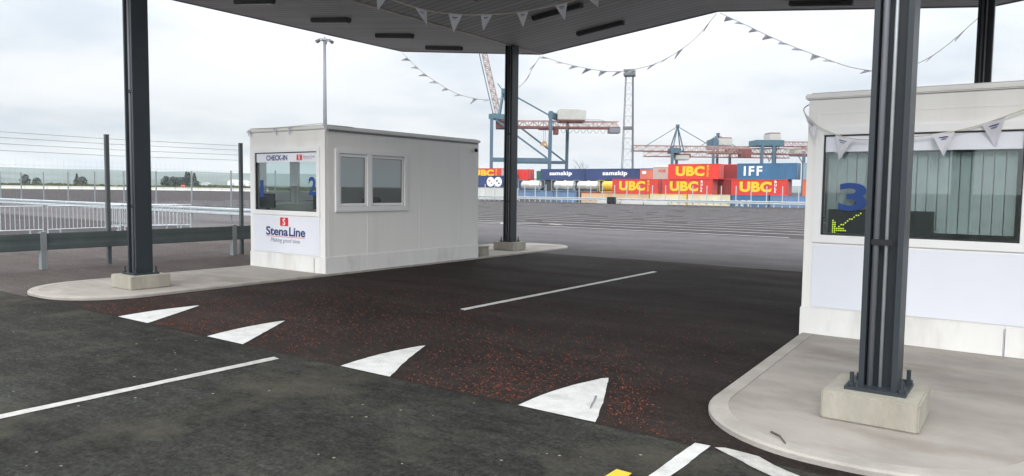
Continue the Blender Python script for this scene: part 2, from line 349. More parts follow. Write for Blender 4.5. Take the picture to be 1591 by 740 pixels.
# ------------------------------------------------------------------ ground
def sm(t): t = max(0, min(1, t)); return t * t * (3 - 2 * t)
def gz(x, y): return -1.6 * sm((y - 78.5) / 12) * sm((x + 125) / 50)
xs = [-6000, -5000, -2500, -1200, -700, -400, -260, -180] + list(range(-140, 61, 5)) + [90, 160, 400, 1200, 3000, 6000]
ys = [-6000, -3000, -900, -200, -60, -20, 0, 20, 40, 60, 70, 76] + [78.5 + i * 1.0 for i in range(0, 13)] + [100, 120, 160, 220, 320, 600, 1200, 2500, 5000, 6000]
g = MB(); g.v = [(x, y, gz(x, y)) for y in ys for x in xs]; nx = len(xs)
g.f = [(j * nx + i, j * nx + i + 1, (j + 1) * nx + i + 1, (j + 1) * nx + i) for j in range(len(ys) - 1) for i in range(nx - 1)]
struct(g.build('ground', 'yard_asphalt'))
YB = 4.35
def wob(a, b, n, f, amp):    # a gently irregular line of points
    out = []
    for i in range(n + 1):
        q = a + (b - a) * i / n; out.append((q, f + amp * (noise.noise(Vector((q * 1.7, f * 3.1, 0))) + 0.6 * noise.noise(Vector((q * 6.3, f, 5))))))
    return out
edge = wob(-70, 60, 520, YB, 0.018)
fr = MB(); fr.face([(-70, -60, 0.004), (60, -60, 0.004)] + [(x, y, 0.004) for x, y in reversed(edge)])
struct(fr.build('front_road', 'front_asphalt'))
def lane(name, x0, x1, m, yend, z=0.0055):
    lo = [(x, y, z) for x, y in edge if x0 <= x <= x1]
    hi = [(x, y, z) for x, y in wob(x0, x1, 60, yend, 0.09)]
    o = MB().face(lo + list(reversed(hi))); return struct(o.build(name, m))
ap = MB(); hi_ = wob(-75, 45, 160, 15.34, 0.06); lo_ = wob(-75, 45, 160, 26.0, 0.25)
ap.face([(x, y, 0.003) for x, y in hi_] + [(x, y, 0.003) for x, y in reversed(lo_)]); struct(ap.build('apron', 'apron_asphalt_lifted'))  # strip of yard lightened in colour where the canopy shades it
lane('lane_road', -11.5, -1.0, 'lane_asphalt', 15.35)
lane('side_lane_road', -24.0, -11.5, 'side_asphalt', 15.3)
lane('exit_lane_road', -1.0, 8.5, 'lane_asphalt', 15.3)

# concrete islands: a kerb ring and a paved top
def stadium(x0, x1, y0, y1, r, inset=0.0, n=14, slant=0.0):
    x0 += inset; x1 -= inset; y0 += inset; y1 -= inset
    pts = []
    for (cx, cy, a0) in ((x1 - r, y1 - r, 0), (x0 + r, y1 - r, 90), (x0 + r, y0 + r, 180), (x1 - r, y0 + r, 270)):
        for i in range(n + 1): a = R(a0 + 90 * i / n); pts.append((cx + r * math.cos(a), cy + r * math.sin(a)))
    if slant:                                          # the kerb runs out a little towards the booth
        k = 2 * (n + 1); pts = [(x - slant if i >= n + 1 and i < k else x, y) for i, (x, y) in enumerate(pts)]
        pts.insert(k, (x0 - slant, 8.4))
    return pts
def island(x0, x1, y0, y1, sl=0.0, name_k='kerb', name_p='pavement'):
    o = stadium(x0, x1, y0, y1, 1.0, slant=sl); i_ = stadium(x0, x1, y0, y1, 0.9, 0.13, slant=sl)
    k = MB(); n = len(o); zt = 0.05
    o2 = stadium(x0, x1, y0, y1, 0.985, 0.015, slant=sl)
    for a in range(n):
        b = (a + 1) % n
        k.face([(*o[a], -0.05), (*o[b], -0.05), (*o[b], zt - 0.014), (*o[a], zt - 0.014)])
        k.face([(*o[a], zt - 0.014), (*o[b], zt - 0.014), (*o2[b], zt), (*o2[a], zt)])
        k.face([(*o2[a], zt), (*o2[b], zt), (*i_[b], zt), (*i_[a], zt)])
    struct(k.build(name_k, 'kerb_concrete'))
    p_ = MB(); p_.face([(*q, zt - 0.003) for q in i_]); struct(p_.build(name_p, 'concrete'))
island(-12.42, -10.2, 4.42, 17.55)
island(-1.95, 0.2, 4.47, 17.55, 0.13)

# painted markings
def sheet(pts, m, name='road_marking', z=0.0085):
    q = []
    for a, b in zip(pts, pts[1:] + pts[:1]):        # worn, slightly ragged paint edge
        n = max(1, min(60, int(math.dist(a, b) / 0.06))) if abs(a[1]) < 16 else 1
        for i in range(n):
            x, y = a[0] + (b[0] - a[0]) * i / n, a[1] + (b[1] - a[1]) * i / n
            w = 0.009 if n > 1 else 0
            q.append((x + w * noise.noise(Vector((x * 9, y * 9, 2))), y + w * noise.noise(Vector((x * 9, y * 9, 8)))))
    return struct(MB().face([(x, y, z) for x, y in q]).build(name, m))
for k, x in enumerate((-8.93, -7.06, -4.98, -3.05)):
    w = (0.68, 0.63, 0.61, 0.65)[k]; h = (1.07, 1.08, 1.1, 1.12)[k]; y0 = YB + 0.015
    tipx = x + (-0.04, -0.14, -0.01, 0.13)[k]
    pts = [(x + w * i / 6, y0) for i in range(7)]
    pts += [(x + w + (tipx + 0.02 - x - w) * t + (0.004, 0.0, -0.02, 0.012)[k] * math.sin(math.pi * t), y0 + h * t) for t in (0.12, 0.25, 0.4, 0.55, 0.7, 0.85, 1.0)]
    pts += [(x + (tipx - x) * t - 0.06 * math.sin(math.pi * t), y0 + h * t) for t in (0.95, 0.8, 0.65, 0.5, 0.35, 0.2, 0.1)]
    sheet(pts, 'paint')
sheet([(-2.585, 4.61), (-2.57, 4.6), (-2.70, 4.93), (-2.715, 4.925)], 'tyre_scuff', z=0.0125)
sheet([(-6.14, 7.42), (-6.03, 7.38), (-6.01, 13.3), (-6.12, 13.34)], 'paint')
sheet([(-5.73, -3), (-5.62, -3), (-5.63, 4.2), (-5.73, 4.22)], 'worn_paint')
sheet([(-1.7, 1.0), (-1.59, 1.0), (-1.6, 4.4), (-1.7, 4.39)], 'paint')
sheet([(-1.57, 4.39), (-1.51, 4.42), (-1.3, 4.4), (-1.18, 4.31), (-1.03, 4.235), (-0.8, 4.12), (-0.3, 3.95), (0.6, 3.9), (3, 3.9), (3, 3.79), (0.6, 3.79), (-0.35, 3.83), (-0.95, 4.03), (-1.3, 4.22)], 'worn_paint')
for k in range(3): sheet([(-1.89, 3.695 - 1.4 * k), (-1.79, 3.695 - 1.4 * k), (-1.78, 3.05 - 1.4 * k), (-1.9, 3.05 - 1.4 * k)], 'yellow_paint')
rnd = random.Random(3)
for r_ in range(21):                                 # lorry bay lines across the far yard
    y = 26.6 + 2.05 * r_ + rnd.uniform(-0.15, 0.15)
    x = -72.0 + rnd.uniform(0, 6)
    xe = -5.0 + rnd.uniform(-1, 1)
    while x < xe:
        ln = rnd.uniform(13, 17); a = x; b = min(x + ln, xe)
        sheet([(a, y - 0.08), (b, y - 0.08), (b, y + 0.08), (a, y + 0.08)], 'bay_paint', z=0.006)
        x += ln + rnd.uniform(0.6, 1.6)
for (a, b) in (((-21.6, 26.9), (-20.2, 27.5)), ((-20.2, 27.5), (-19.7, 26.8)), ((-19.7, 26.8), (-18.2, 28.2)), ((-18.2, 28.2), (-17.2, 27.8)), ((-24.5, 27.6), (-22.4, 26.6)), ((-22.5, 28.5), (-20.6, 28.6))):
    d = Vector((b[0] - a[0], b[1] - a[1])).normalized(); n_ = Vector((-d.y, d.x)) * 0.11
    sheet([(a[0] - n_.x, a[1] - n_.y), (b[0] - n_.x, b[1] - n_.y), (b[0] + n_.x, b[1] + n_.y), (a[0] + n_.x, a[1] + n_.y)], 'worn_paint', z=0.0105 + 0.001 * abs(a[0]) % 0.004)

# loose red chippings on the dark lane
chips = MB(); cr_ = random.Random(11); cnt = 0
def chip(x, y, s):
    k = len(chips.v); a0 = cr_.uniform(0, 6.28)
    for i in range(4):
        a = a0 + i * 1.57 + cr_.uniform(-0.4, 0.4); q = s * cr_.uniform(0.7, 1.2); chips.v.append((x + q * math.cos(a), y + q * math.sin(a), 0.0045))
    chips.v.append((x + cr_.uniform(-.3, .3) * s, y + cr_.uniform(-.3, .3) * s, 0.0045 + s * cr_.uniform(0.5, 1.0)))
    for i in range(4): chips.f.append((k + i, k + (i + 1) % 4, k + 4))
TRI = ((-8.93, .68, -8.97), (-7.06, .63, -7.2), (-4.98, .61, -4.99), (-3.05, .65, -2.92))
def tri(x, y, a, w, tx):
    t = (y - YB) / 1.12
    return 0 <= t <= 1 and a + (tx - a) * t - 0.09 < x < a + w + (tx - a - w) * t + 0.07
for _ in range(150000):
    x = cr_.uniform(-10.1, -1.5); y = YB + 0.04 + abs(cr_.gauss(0, 1)) * 2.6
    if y > 12: continue
    d = 0.62 + 0.6 * noise.noise(Vector((x * 0.8, y * 0.55, 1.0))) + 0.45 * noise.noise(Vector((x * 2.6, y * 1.9, 4.0))) + 0.55 * noise.noise(Vector((x * 2.1, y * 0.22, 12.0)))
    right = 0.55 * sm((x + 4.6) / 1.2) * sm((6.6 - y) / 1.6) + 0.75 * sm((x + 3.1) / 0.5) * sm((6.2 - y) / 1.2)
    left = sm((-5.9 - x) / 1.0) * sm((7.2 - y) / 2.0)
    d = max(0, d) * (0.42 + 0.85 * right + 0.35 * left) * sm((12.0 - y) / 5) * sm((math.hypot(x + 1.02, min(0, y - 5.45)) - 1.2 - 0.1 * noise.noise(Vector((x * 2, y * 2, 9)))) / 0.4)
    if cr_.random() > d * 0.23: continue
    if any(tri(x, y, *T_) for T_ in TRI): continue
    chip(x, y, cr_.choice((0.005, 0.006, 0.0065, 0.008, 0.01)) * cr_.uniform(0.8, 1.2)); cnt += 1
o = chips.build('red_gravel', 'red_stone'); o['kind'] = 'stuff'; o['label'] = 'loose red stone chippings scattered over the dark lane'; o['category'] = 'gravel'

# hills and far fields
def ridge(name, D, a0, a1, hfun, m, depth):
    b = MB(); n = 90; k0 = 0
    for i in range(n + 1):
        a = R(a0 + (a1 - a0) * i / n); dx, dy = -math.sin(a), math.cos(a); h = hfun(a0 + (a1 - a0) * i / n)
        for t, hh in ((0, 0), (0.35, 0.5), (0.7, 0.85), (1, 1), (1.6, 0)):
            rr = D + depth * t; q = h * hh * (1 + 0.1 * noise.noise(Vector((i * 0.3, t * 5, D))))
            b.v.append((dx * rr, dy * rr, q - 2 if hh else -2))
    for i in range(n):
        for j in range(4): p0 = i * 5 + j; b.f.append((p0, p0 + 5, p0 + 6, p0 + 1))
    return struct(b.build(name, m, smooth=True))
ridge('hill', 2600, 100, 10, lambda a: 62 + 7 * noise.noise(Vector((a * 0.16, 0, 0))) + 9 * noise.noise(Vector((a * 0.05, 3, 0))) - 30 * sm((40 - a) / 25), 'hill_land', 1100)
ridge('hill', 1500, 100, 40, lambda a: 14 + 6 * noise.noise(Vector((a * 0.4, 7, 0))), 'hill_land', 500)
fld = MB(); fl = []
for a in range(30, 105, 5): fl.append((-math.sin(R(a)) * 205, math.cos(R(a)) * 205))
fo = [(-math.sin(R(a)) * 1600, math.cos(R(a)) * 1600) for a in range(30, 105, 5)]
for i in range(len(fl) - 1):
    if fl[i][0] > -140: continue
    fld.face([(*fl[i], 0.03), (*fl[i + 1], 0.03), (*fo[i + 1], 0.03), (*fo[i], 0.03)])
struct(fld.build('field', 'field_grass'))
# ------------------------------------------------------------------ haze
hz = MB().box(-6050, 6050, -6050, 6050, -4.5, 150).build('haze', 'paint'); hz['kind'] = 'stuff'; hz.data.materials.clear()
m = bpy.data.materials.new('haze_air'); m.use_nodes = True; t = m.node_tree; t.nodes.clear()
o = t.nodes.new('ShaderNodeOutputMaterial'); pv = t.nodes.new('ShaderNodeVolumePrincipled'); pv.inputs['Color'].default_value = (0.86, 0.92, 0.97, 1); pv.inputs['Density'].default_value = 0.00008
t.links.new(pv.outputs[0], o.inputs['Volume']); hz.data.materials.append(m)
SC.cycles.volume_bounces = 1

# ------------------------------------------------------------------ canopy
Y0C, Y1C = 4.3, 16.5
PROF = [(-16.0, 5.735), (-10.95, 5.17), (-6.15, 5.68), (-0.9, 5.1), (4.2, 5.68)]
can = empty('canopy', (-6, 10.4, 5.2), 0, 'grey folded canopy roof spanning the check-in lanes on dark columns', 'canopy')
CO = Vector((-6, 10.4, 5.2))
def loc(o): o.location = -CO; return o
for (xa, za), (xb, zb) in zip(PROF, PROF[1:]):
    b = MB(); t_ = 0.004
    q = [(xa, Y0C), (xb, Y0C), (xb, Y1C), (xa, Y1C)]
    b.v = [(xa, Y0C, za), (xb, Y0C, zb), (xb, Y1C, zb), (xa, Y1C, za), (xa, Y0C, za + .1), (xb, Y0C, zb + .1), (xb, Y1C, zb + .1), (xa, Y1C, za + .1)]
    b.f = [(0, 3, 2, 1), (4, 5, 6, 7), (0, 1, 5, 4), (1, 2, 6, 5), (2, 3, 7, 6), (3, 0, 4, 7)]
    loc(b.build('soffit', 'soffit_plank', can))
rf = MB()
for (xa, za), (xb, zb) in zip(PROF, PROF[1:]):
    k = len(rf.v)
    rf.v += [(xa, Y0C, za + .104), (xb, Y0C, zb + .104), (xb, Y1C, zb + .104), (xa, Y1C, za + .104), (xa, Y0C, za + .3), (xb, Y0C, zb + .3), (xb, Y1C, zb + .3), (xa, Y1C, za + .3)]
    rf.f += [tuple(k + i for i in q) for q in ((0, 3, 2, 1), (4, 5, 6, 7), (0, 1, 5, 4), (2, 3, 7, 6))]
loc(rf.build('roof_deck', 'roof_sheet', can))
def fascia(pts):
    f = MB()
    for (a, b) in zip(pts, pts[1:]): f.bar((a[0], a[1], a[2] + 0.14), (b[0], b[1], b[2] + 0.14), 0.03, 0.32)
    return loc(f.build('fascia', 'fascia', can))
fascia([(x, Y1C + 0.017, z) for x, z in PROF]); fascia([(x, Y0C - 0.017, z) for x, z in PROF])
fascia([(-16.017, Y0C, 5.735), (-16.017, Y1C, 5.735)]); fascia([(4.217, Y0C, 5.68), (4.217, Y1C, 5.68)])
for i in (1, 3):
    x, z = PROF[i]; loc(MB().box(x - 0.06, x + 0.06, Y0C + 0.01, Y1C - 0.01, z - 0.012, z + 0.02).build('valley_trim', 'valley_trim', can))
def zsoff(x):
    for (xa, za), (xb, zb) in zip(PROF, PROF[1:]):
        if xa <= x <= xb: return za + (zb - za) * (x - xa) / (xb - xa)
for bay, (xa, xb) in enumerate(((-14.05, -12.8), (-9.2, -7.98), (-4.35, -3.15), (0.6, 1.8))):
    for y in (5.45, 7.45, 9.48, 11.5, 13.55, 15.45):
        if bay == 2 and y > 15: y = 15.72
        za, zb = zsoff(xa), zsoff(xb)
        li = loc(MB().bar((xa, y, za - 0.045), (xb, y, zb - 0.045), 0.13, 0.085).build('ceiling_light', 'light_body', can))
        df = MB().bar((xa + .03, y, za - 0.1), (xb - .03, y, zb - 0.1), 0.1, 0.022).build('diffuser', 'diffuser', li)

# ------------------------------------------------------------------ columns on concrete plinths
def column(x, y, ztop, label, s=0.6, px=0, py=0):
    c = empty('column', (x, y, 0.047), 0, label, 'column', 'canopy columns')
    MB().box(px - s / 2, px + s / 2, py - s / 2, py + s / 2, 0, 0.2).build('plinth', 'plinth_concrete', c, bevel=0.012)
    MB().box(px * .3 - 0.19, px * .3 + 0.19, -0.19, 0.19, 0.2, 0.225).build('base_plate', 'column_paint', c)
    for i in (-1, 1):
        for j in (-1, 1): MB().tube([(i * .155, j * .155, .225), (i * .155, j * .155, .32)], .014, 6).tube([(i * .155, j * .155, .226), (i * .155, j * .155, .25)], .026, 6).build('bolt', 'column_paint', c)
    h = ztop - 0.05; b = MB()
    b.box(0.085, 0.12, -0.125, 0.125, 0.225, h); b.box(-0.12, -0.085, -0.125, 0.125, 0.225, h); b.box(-0.084, 0.084, -0.012, 0.012, 0.225, h)
    b.build('shaft', 'column_paint', c)
    for xx, r_ in ((-0.055, 0.022), (0.01, 0.012)):
        p_ = MB().tube([(xx, -0.075, 0.2), (xx, -0.075, h)], r_, 8)
        p_.build('conduit', 'galvanised' if r_ < .02 else 'mast_steel', c, smooth=True)
    for z in (1.2, 2.9): MB().box(-0.08, 0.05, -0.103, -0.1, z, z + 0.04).build('clip', 'black_plastic', c)
    return c
column(-10.95, 15.2, 5.17, 'dark steel column on a concrete plinth behind the white booth marked 1 and 2')
column(-10.98, 5.72, 5.17, 'dark steel column on the left pavement in front of the booth marked 1 and 2')
column(-0.84, 5.6, 5.1, 'dark steel column on the concrete plinth in front of the booth marked 3', px=-.02)
column(-0.9, 15.2, 5.1, 'dark steel column standing behind the booth marked 3')

# ------------------------------------------------------------------ check-in booths
def wall(P, u0, u1, z0, z1, th, hole, name, parent, m='booth_white', strips=()):
    """Wall panel with an optional opening; P(u, z, d) maps wall coordinates to space, d = depth inwards."""
    us = sorted({u0, u1, *([hole[0], hole[1]] if hole else [])}); zs = sorted({z0, z1, *([hole[2], hole[3]] if hole else [])})
    b = MB(); inside = lambda i, j: hole and us[i] >= hole[0] - 1e-6 and us[i + 1] <= hole[1] + 1e-6 and zs[j] >= hole[2] - 1e-6 and zs[j + 1] <= hole[3] + 1e-6
    for i in range(len(us) - 1):
        for j in range(len(zs) - 1):
            if inside(i, j): continue
            a, c, e, f = us[i], us[i + 1], zs[j], zs[j + 1]
            b.face([P(a, e, 0), P(c, e, 0), P(c, f, 0), P(a, f, 0)]); b.face([P(a, f, th), P(c, f, th), P(c, e, th), P(a, e, th)])
    def rim(a, c, e, f):
        for p, q in (((a, e), (c, e)), ((c, e), (c, f)), ((c, f), (a, f)), ((a, f), (a, e))): b.face([P(*p, 0), P(*q, 0), P(*q, th), P(*p, th)])
    rim(u0, u1, z0, z1)
    if hole: rim(*hole)
    for (a, c, e, f) in strips:
        for pr in ((a, c, e, f),):
            k = len(b.v); b.v += [P(a, e, -.004), P(c, e, -.004), P(c, f, -.004), P(a, f, -.004), P(a, e, .001), P(c, e, .001), P(c, f, .001), P(a, f, .001)]
            for q in ((0, 1, 2, 3), (0, 4, 5, 1), (1, 5, 6, 2), (2, 6, 7, 3), (3, 7, 4, 0)): b.f.append(tuple(k + i for i in q))
    return b.build(name, m, parent)
def frame_rect(P, o, w, d0, d1):
    """Picture-frame of four mitre-free bars round the opening o=(u0,u1,z0,z1), bars w wide outside it, from depth d0 to d1."""
    b = MB(); u0, u1, z0, z1 = o
    def bx(a, c, e, f):
        k = len(b.v); b.v += [P(a, e, d0), P(c, e, d0), P(c, f, d0), P(a, f, d0), P(a, e, d1), P(c, e, d1), P(c, f, d1), P(a, f, d1)]
        for q in ((0, 3, 2, 1), (4, 5, 6, 7), (0, 1, 5, 4), (1, 2, 6, 5), (2, 3, 7, 6), (3, 0, 4, 7)): b.f.append(tuple(k + i for i in q))
    bx(u0 - w, u1 + w, z1, z1 + w); bx(u0 - w, u1 + w, z0 - w, z0); bx(u0 - w, u0, z0, z1); bx(u1, u1 + w, z0, z1)
    return b, bx
def booth(x0, y0, label, w=2.17, d=4.34, h=2.6):
    B = empty('check_in_booth', (x0, y0, 0), 0, label, 'booth', 'check-in booths')
    PF = lambda u, z, t: (u, t, z); PB = lambda u, z, t: (u, d - t, z); PR = lambda u, z, t: (w - t, u, z); PL = lambda u, z, t: (t, u, z)
    fo = (0.17, 1.955, 1.14, 2.215); so = (0.3, 1.97, 1.24, 2.19)
    zp = 0.33
    wall(PF, 0.001, w - 0.001, zp, h, .06, fo, 'wall', B, strips=[(.001, .09, zp, h - .01), (w - .09, w - .001, zp, h - .01), (.1, w - .1, h - .16, h - .152)])
    wall(PB, 0.001, w - 0.001, zp, h, .06, None, 'wall', B)
    st = [(0.061, 0.15, zp, h - .01), (d - .15, d - .061, zp, h - .01), (2.42, 2.45, zp, h - .12), (3.66, 3.69, zp, h - .12), (1.0, 1.02, zp, 1.14), (0.16, d - .16, h - .13, h - .122)]
    wall(PR, 0.061, d - 0.061, zp, h, .06, so, 'wall', B, strips=st); wall(PL, 0.061, d - 0.061, zp, h, .06, so, 'wall', B, strips=st)
    sk = MB().box(-.012, w + .012, -.012, d + .012, 0.0, zp - .001); sk.box(-.006, w + .006, -.006, d + .006, zp - .0005, zp + .012)
    sk.box(w - .29, w - .285, -.016, -.011, .01, zp - .01)
    sk.build('plinth_skirting', 'booth_plinth', B, bevel=.004)
    rf = MB().box(-.035, w + .035, -.035, d + .035, h + .002, h + .06); o = rf.build('roof', 'booth_white', B, bevel=.012)
    MB().box(.02, w - .02, .02, d - .02, h + .061, h + .075).build('roof_membrane', 'roof_sheet', o)
    MB().box(w + .001, w + .02, .08, d - .05, h - .035, h + .0).build('drip_edge', 'mast_steel', o)
    MB().box(.06, w - .06, .06, d - .06, .36, .4).build('interior_floor', 'desk_top', B)
    # front window
    b, bx = frame_rect(PF, fo, .085, -.022, .012); win = b.build('window', 'upvc', B, bevel=.004)
    b2, _ = frame_rect(PF, (fo[0] + .012, fo[1] - .012, fo[2] + .012, fo[3] - .012), .011, -.003, .035); b2.build('seal', 'seal_rubber', win)
    MB().box(fo[0], fo[1], .03, .036, fo[2], fo[3]).build('pane', 'front_glass', win)
    # side windows with two sliding lights
    for P, nm in ((PR, 0), (PL, 1)):
        b, bx = frame_rect(P, so, .08, -.03, .02); bx(.98, 1.09, so[2], so[3]); 
        bx(so[0] - .09, so[1] + .09, so[2] - .1, so[2] - .081)
        sw = b.build('window', 'upvc', B, bevel=.004)
        for (a, c, dd) in ((so[0] + .002, .979, .012), (1.091, so[1] - .002, .026)):
            fb, _ = frame_rect(P, (a + .05, c - .05, so[2] + .055, so[3] - .055), .048, dd - .022, dd + .006); sa = fb.build('sash', 'upvc', sw)
            sb, _ = frame_rect(P, (a + .058, c - .058, so[2] + .063, so[3] - .063), .0075, dd - .014, dd - .003); sb.build('seal', 'seal_rubber', sa)
            pb = MB(); k = [P(a + .05, so[2] + .055, dd - .006), P(c - .05, so[2] + .055, dd - .006), P(c - .05, so[3] - .055, dd - .006), P(a + .05, so[3] - .055, dd - .006)]
            pb.face(k); pb.build('pane', 'side_glass', sa)
    # corner camera
    cm = MB().tube([(w + .001, d - .17, 2.44), (w + .05, d - .17, 2.44)], .05, 12).build('security_camera', 'upvc', B, smooth=False)
    MB().tube([(w + .051, d - .17, 2.435), (w + .1, d - .175, 2.42)], .045, 12, r2=.03).build('dome', 'black_plastic', cm, smooth=True)
    # banner along the top of the front window, sign board below it
    bn = MB().box(fo[0] + .015, fo[1] - .015, .012, .018, 2.035, 2.2).build('banner', 'sign_white', B)
    sg = MB().box(.1, 2.03, -.012, -.001, .35, 1.035).build('sign_panel', 'sign_white', B)
    MB().box(w - .3, w - .296, -.0155, -.0125, .01, .31).build('joint', 'grey_ink', B)
    return B, bn, sg
B1, bn, sg = booth(-12.39, 8.62, 'white check-in booth marked 1 and 2 with a blue lettered sign below its window')
text_obj('CHECK-IN', 'navy_ink', bn, .80, 2.115, .62, .098, y=.0115, bold=.028)
lg = MB().box(1.38, 1.53, .0085, .0115, 2.065, 2.165).build('logo', 'logo_red', bn); text_obj('S', 'white_ink', lg, 1.455, 2.115, .05, .08, y=.008, bold=.02)
text_obj('Stena', 'grey_ink', bn, 1.645, 2.13, .18, .05, y=.0115); text_obj('Line', 'grey_ink', bn, 1.815, 2.13, .12, .05, y=.0115); MB().box(1.56, 1.8, .009, .0115, 2.083, 2.089).build('underline', 'logo_red', bn)
lg = MB().box(.92, 1.155, -.0165, -.0125, .855, 1.01).build('logo', 'logo_red', sg); text_obj('S', 'white_ink', lg, 1.0375, .932, .075, .125, y=-.017, bold=.02)
text_obj('Stena', 'navy_ink', sg, .82, .752, .65, .165, y=-.0125, bold=.026, shear=.03); text_obj('Line', 'navy_ink', sg, 1.405, .754, .46, .17, y=-.0125, bold=.026, shear=.03)
MB().box(.5, 1.63, -.0145, -.0125, .648, .656).build('underline', 'logo_red', sg)
text_obj('Making good time', 'grey_ink', sg, 1.06, .575, .86, .1, y=-.0125, shear=.3)
text_obj('1', 'digit_blue', B1, .315, 1.555, .1, .29, y=.029, bold=.012, name='digit'); MB().box(.2375, .4225, .0265, .029, 1.385, 1.42).build('digit_foot', 'digit_blue', B1); text_obj('2', 'digit_blue', B1, 1.79, 1.60, .2, .33, y=.029, bold=.025, name='digit')
B2, bn2, sg2 = booth(-2.09, 8.45, 'white check-in booth marked 3 with a lit arrow sign in its window')
text_obj('3', 'digit_blue', B2, .47, 1.555, .28, .30, y=.029, bold=.028, name='digit')
bl = MB()  # slats added behind the glass to stand in for a striped reflection
for i in range(18): bl.box(.2 + i * .095, .2 + i * .095 + .088, .12 + .01 * (i % 2), .124 + .01 * (i % 2), 1.2, 2.02)
bl.build('reflection_slats', 'reflection_slats', B2)

# inside the left booth: desk, two screens; inside the right one: the arrow display
dk = empty('desk', (-11.35, 9.05, .4), 0, 'pale desk behind the front window of the booth marked 1 and 2', 'desk')
MB().box(-.9, .9, -.28, .3, .68, .715).build('desk_top', 'desk_top', dk, bevel=.005)
for sx_ in (-.85, .82): MB().box(sx_, sx_ + .03, -.25, .28, 0, .679).build('leg', 'desk_top', dk)
def monitor(x, y, rz, label):
    mo = empty('monitor', (x, y, 1.115), rz, label, 'monitor', 'screens on the booth desk')
    MB().box(-.19, .19, -.02, .02, .06, .33).build('screen', 'black_plastic', mo, bevel=.006); MB().box(-.025, .025, -.01, .03, .012, .1).build('stand', 'black_plastic', mo); MB().box(-.11, .11, -.06, .08, 0, .012).build('foot', 'black_plastic', mo)
monitor(-12.1, 8.79, .2, 'black monitor on the booth desk below the blue number 1')
monitor(-10.62, 8.79, -.3, 'black monitor on the booth desk below the blue number 2')
ch = empty('office_chair', (-11.3, 10.6, .4), .3, 'dark office chair behind the desk of the booth marked 1 and 2', 'chair')
MB().box(-.23, .23, -.23, .23, .42, .5).build('seat', 'black_plastic', ch, bevel=.03); MB().box(-.22, .22, .2, .26, .58, .98).build('backrest', 'black_plastic', ch, bevel=.03); MB().box(-.03, .03, .22, .25, .45, .6).build('support', 'black_plastic', ch)
MB().tube([(0, 0, .06), (0, 0, .42)], .03, 8).build('stem', 'black_plastic', ch)
bs = MB()
for i in range(5): bs.bar((0, 0, .06), (.27 * math.cos(1.257 * i), .27 * math.sin(1.257 * i), .03), .04, .04)
bs.build('base', 'black_plastic', ch)
ld = empty('led_display', (-1.86, 8.5, 1.16), 0, 'dark dot matrix display with lit yellow green arrow below the number 3', 'display')
MB().box(0, 1.0, 0, .06, 0, .26).build('housing', 'black_plastic', ld)
db = MB(); lit = set()
for i in range(13): lit.add((2 + i, 2 + int(i * .72))); 
for i in range(7): lit |= {(1, i), (2, i) if i < 6 else (1, 1), (1 + i, 1), (1 + i, 2) if i < 6 else (1, 1)}
for i, j in lit: db.tube([(.03 + i * .021, -.003, .012 + j * .021), (.03 + i * .021, -.0005, .012 + j * .021)], .0075, 8)
db.build('led_dots', 'led_lit', ld)
cb = empty('control_box', (-10.42, 13.28, .047), 0, 'small brown concrete block at the back corner of the booth marked 1 and 2', 'block')
MB().box(-.17, .17, -.14, .14, 0, .2).build('block_body', 'plinth_concrete', cb, bevel=.01)
MB().box(-.18, .18, -.15, .15, .2, .23).build('lid', 'plinth_concrete', cb, bevel=.008)

# ------------------------------------------------------------------ bunting
def pennant(parent, p, dirv, s, droop, tw, k):
    """Triangle hanging from the cord at p: its top edge along dirv, its tip blown sideways; built as a thin folded cloth."""
    d = Vector(dirv).normalized(); up = Vector((0, 0, 1)); n = d.cross(up).normalized()
    down = (-up * math.cos(droop) + n * math.sin(droop) + d * tw).normalized()
    b = MB(); rows = 6
    for i in range(rows + 1):
        t = i / rows; half = s * 0.5 * (1 - t) + 0.004
        for j in range(4):
            u = -1 + 2 * j / 3
            w_ = n * (0.06 * s * math.sin(3.1 * t + j * 1.4 + k)) + n * (0.25 * s * t * t * math.sin(k))
            b.v.append(tuple(Vector(p) + d * (half * u) + down * (1.35 * s * t) + w_))
    for i in range(rows):
        for j in range(3): q = i * 4 + j; b.f.append((q, q + 1, q + 5, q + 4))
    o = b.build('pennant', 'pennant_cloth', parent, smooth=True)
    mk = MB()
    c = Vector(p) + down * (0.22 * s)
    for off, wd, hh in ((0, .42, .05), (.12, .25, .04)):
        cc = c + down * (off * s)
        for sg_ in (-1, 1):
            e_ = n * (0.05 * s * sg_ + .0)
            mk.face([cc - d * (wd * s / 2) + e_, cc + d * (wd * s / 2) + e_, cc + d * (wd * s / 2) + down * (hh * s) + e_, cc - d * (wd * s / 2) + down * (hh * s) + e_])
    mk.build('print', 'navy_ink', o)
    return o
def bunting(pts, flags, s, label, r=.006, seed=1, blown=0):
    """Cord through pts, pennants at the given fractions of its length."""
    P_ = [Vector(p) for p in pts]; c = P_[0].copy()
    B = empty('bunting', c, 0, label, 'bunting', 'strings of pennants')
    Q = [p - c for p in P_]
    MB().tube(Q, r, 5).build('cord', 'cord', B, smooth=True)
    ln = [0]
    for a, b in zip(Q, Q[1:]): ln.append(ln[-1] + (b - a).length)
    rn = random.Random(seed)
    for f in flags:
        t = f * ln[-1]; i = max(0, min(len(Q) - 2, next((k for k in range(len(Q) - 1) if ln[k + 1] >= t), len(Q) - 2)))
        u = (t - ln[i]) / max(1e-6, ln[i + 1] - ln[i]); p = Q[i].lerp(Q[i + 1], u)
        wind = blown if isinstance(blown, (int, float)) else blown(f)
        pennant(B, p, Q[i + 1] - Q[i], s * rn.uniform(.85, 1.08), wind * rn.uniform(.75, 1.3) + (1 - wind) * rn.uniform(-.5, .6), rn.uniform(-.35, .35) - .5 * wind, rn.uniform(0, 6))
    return B
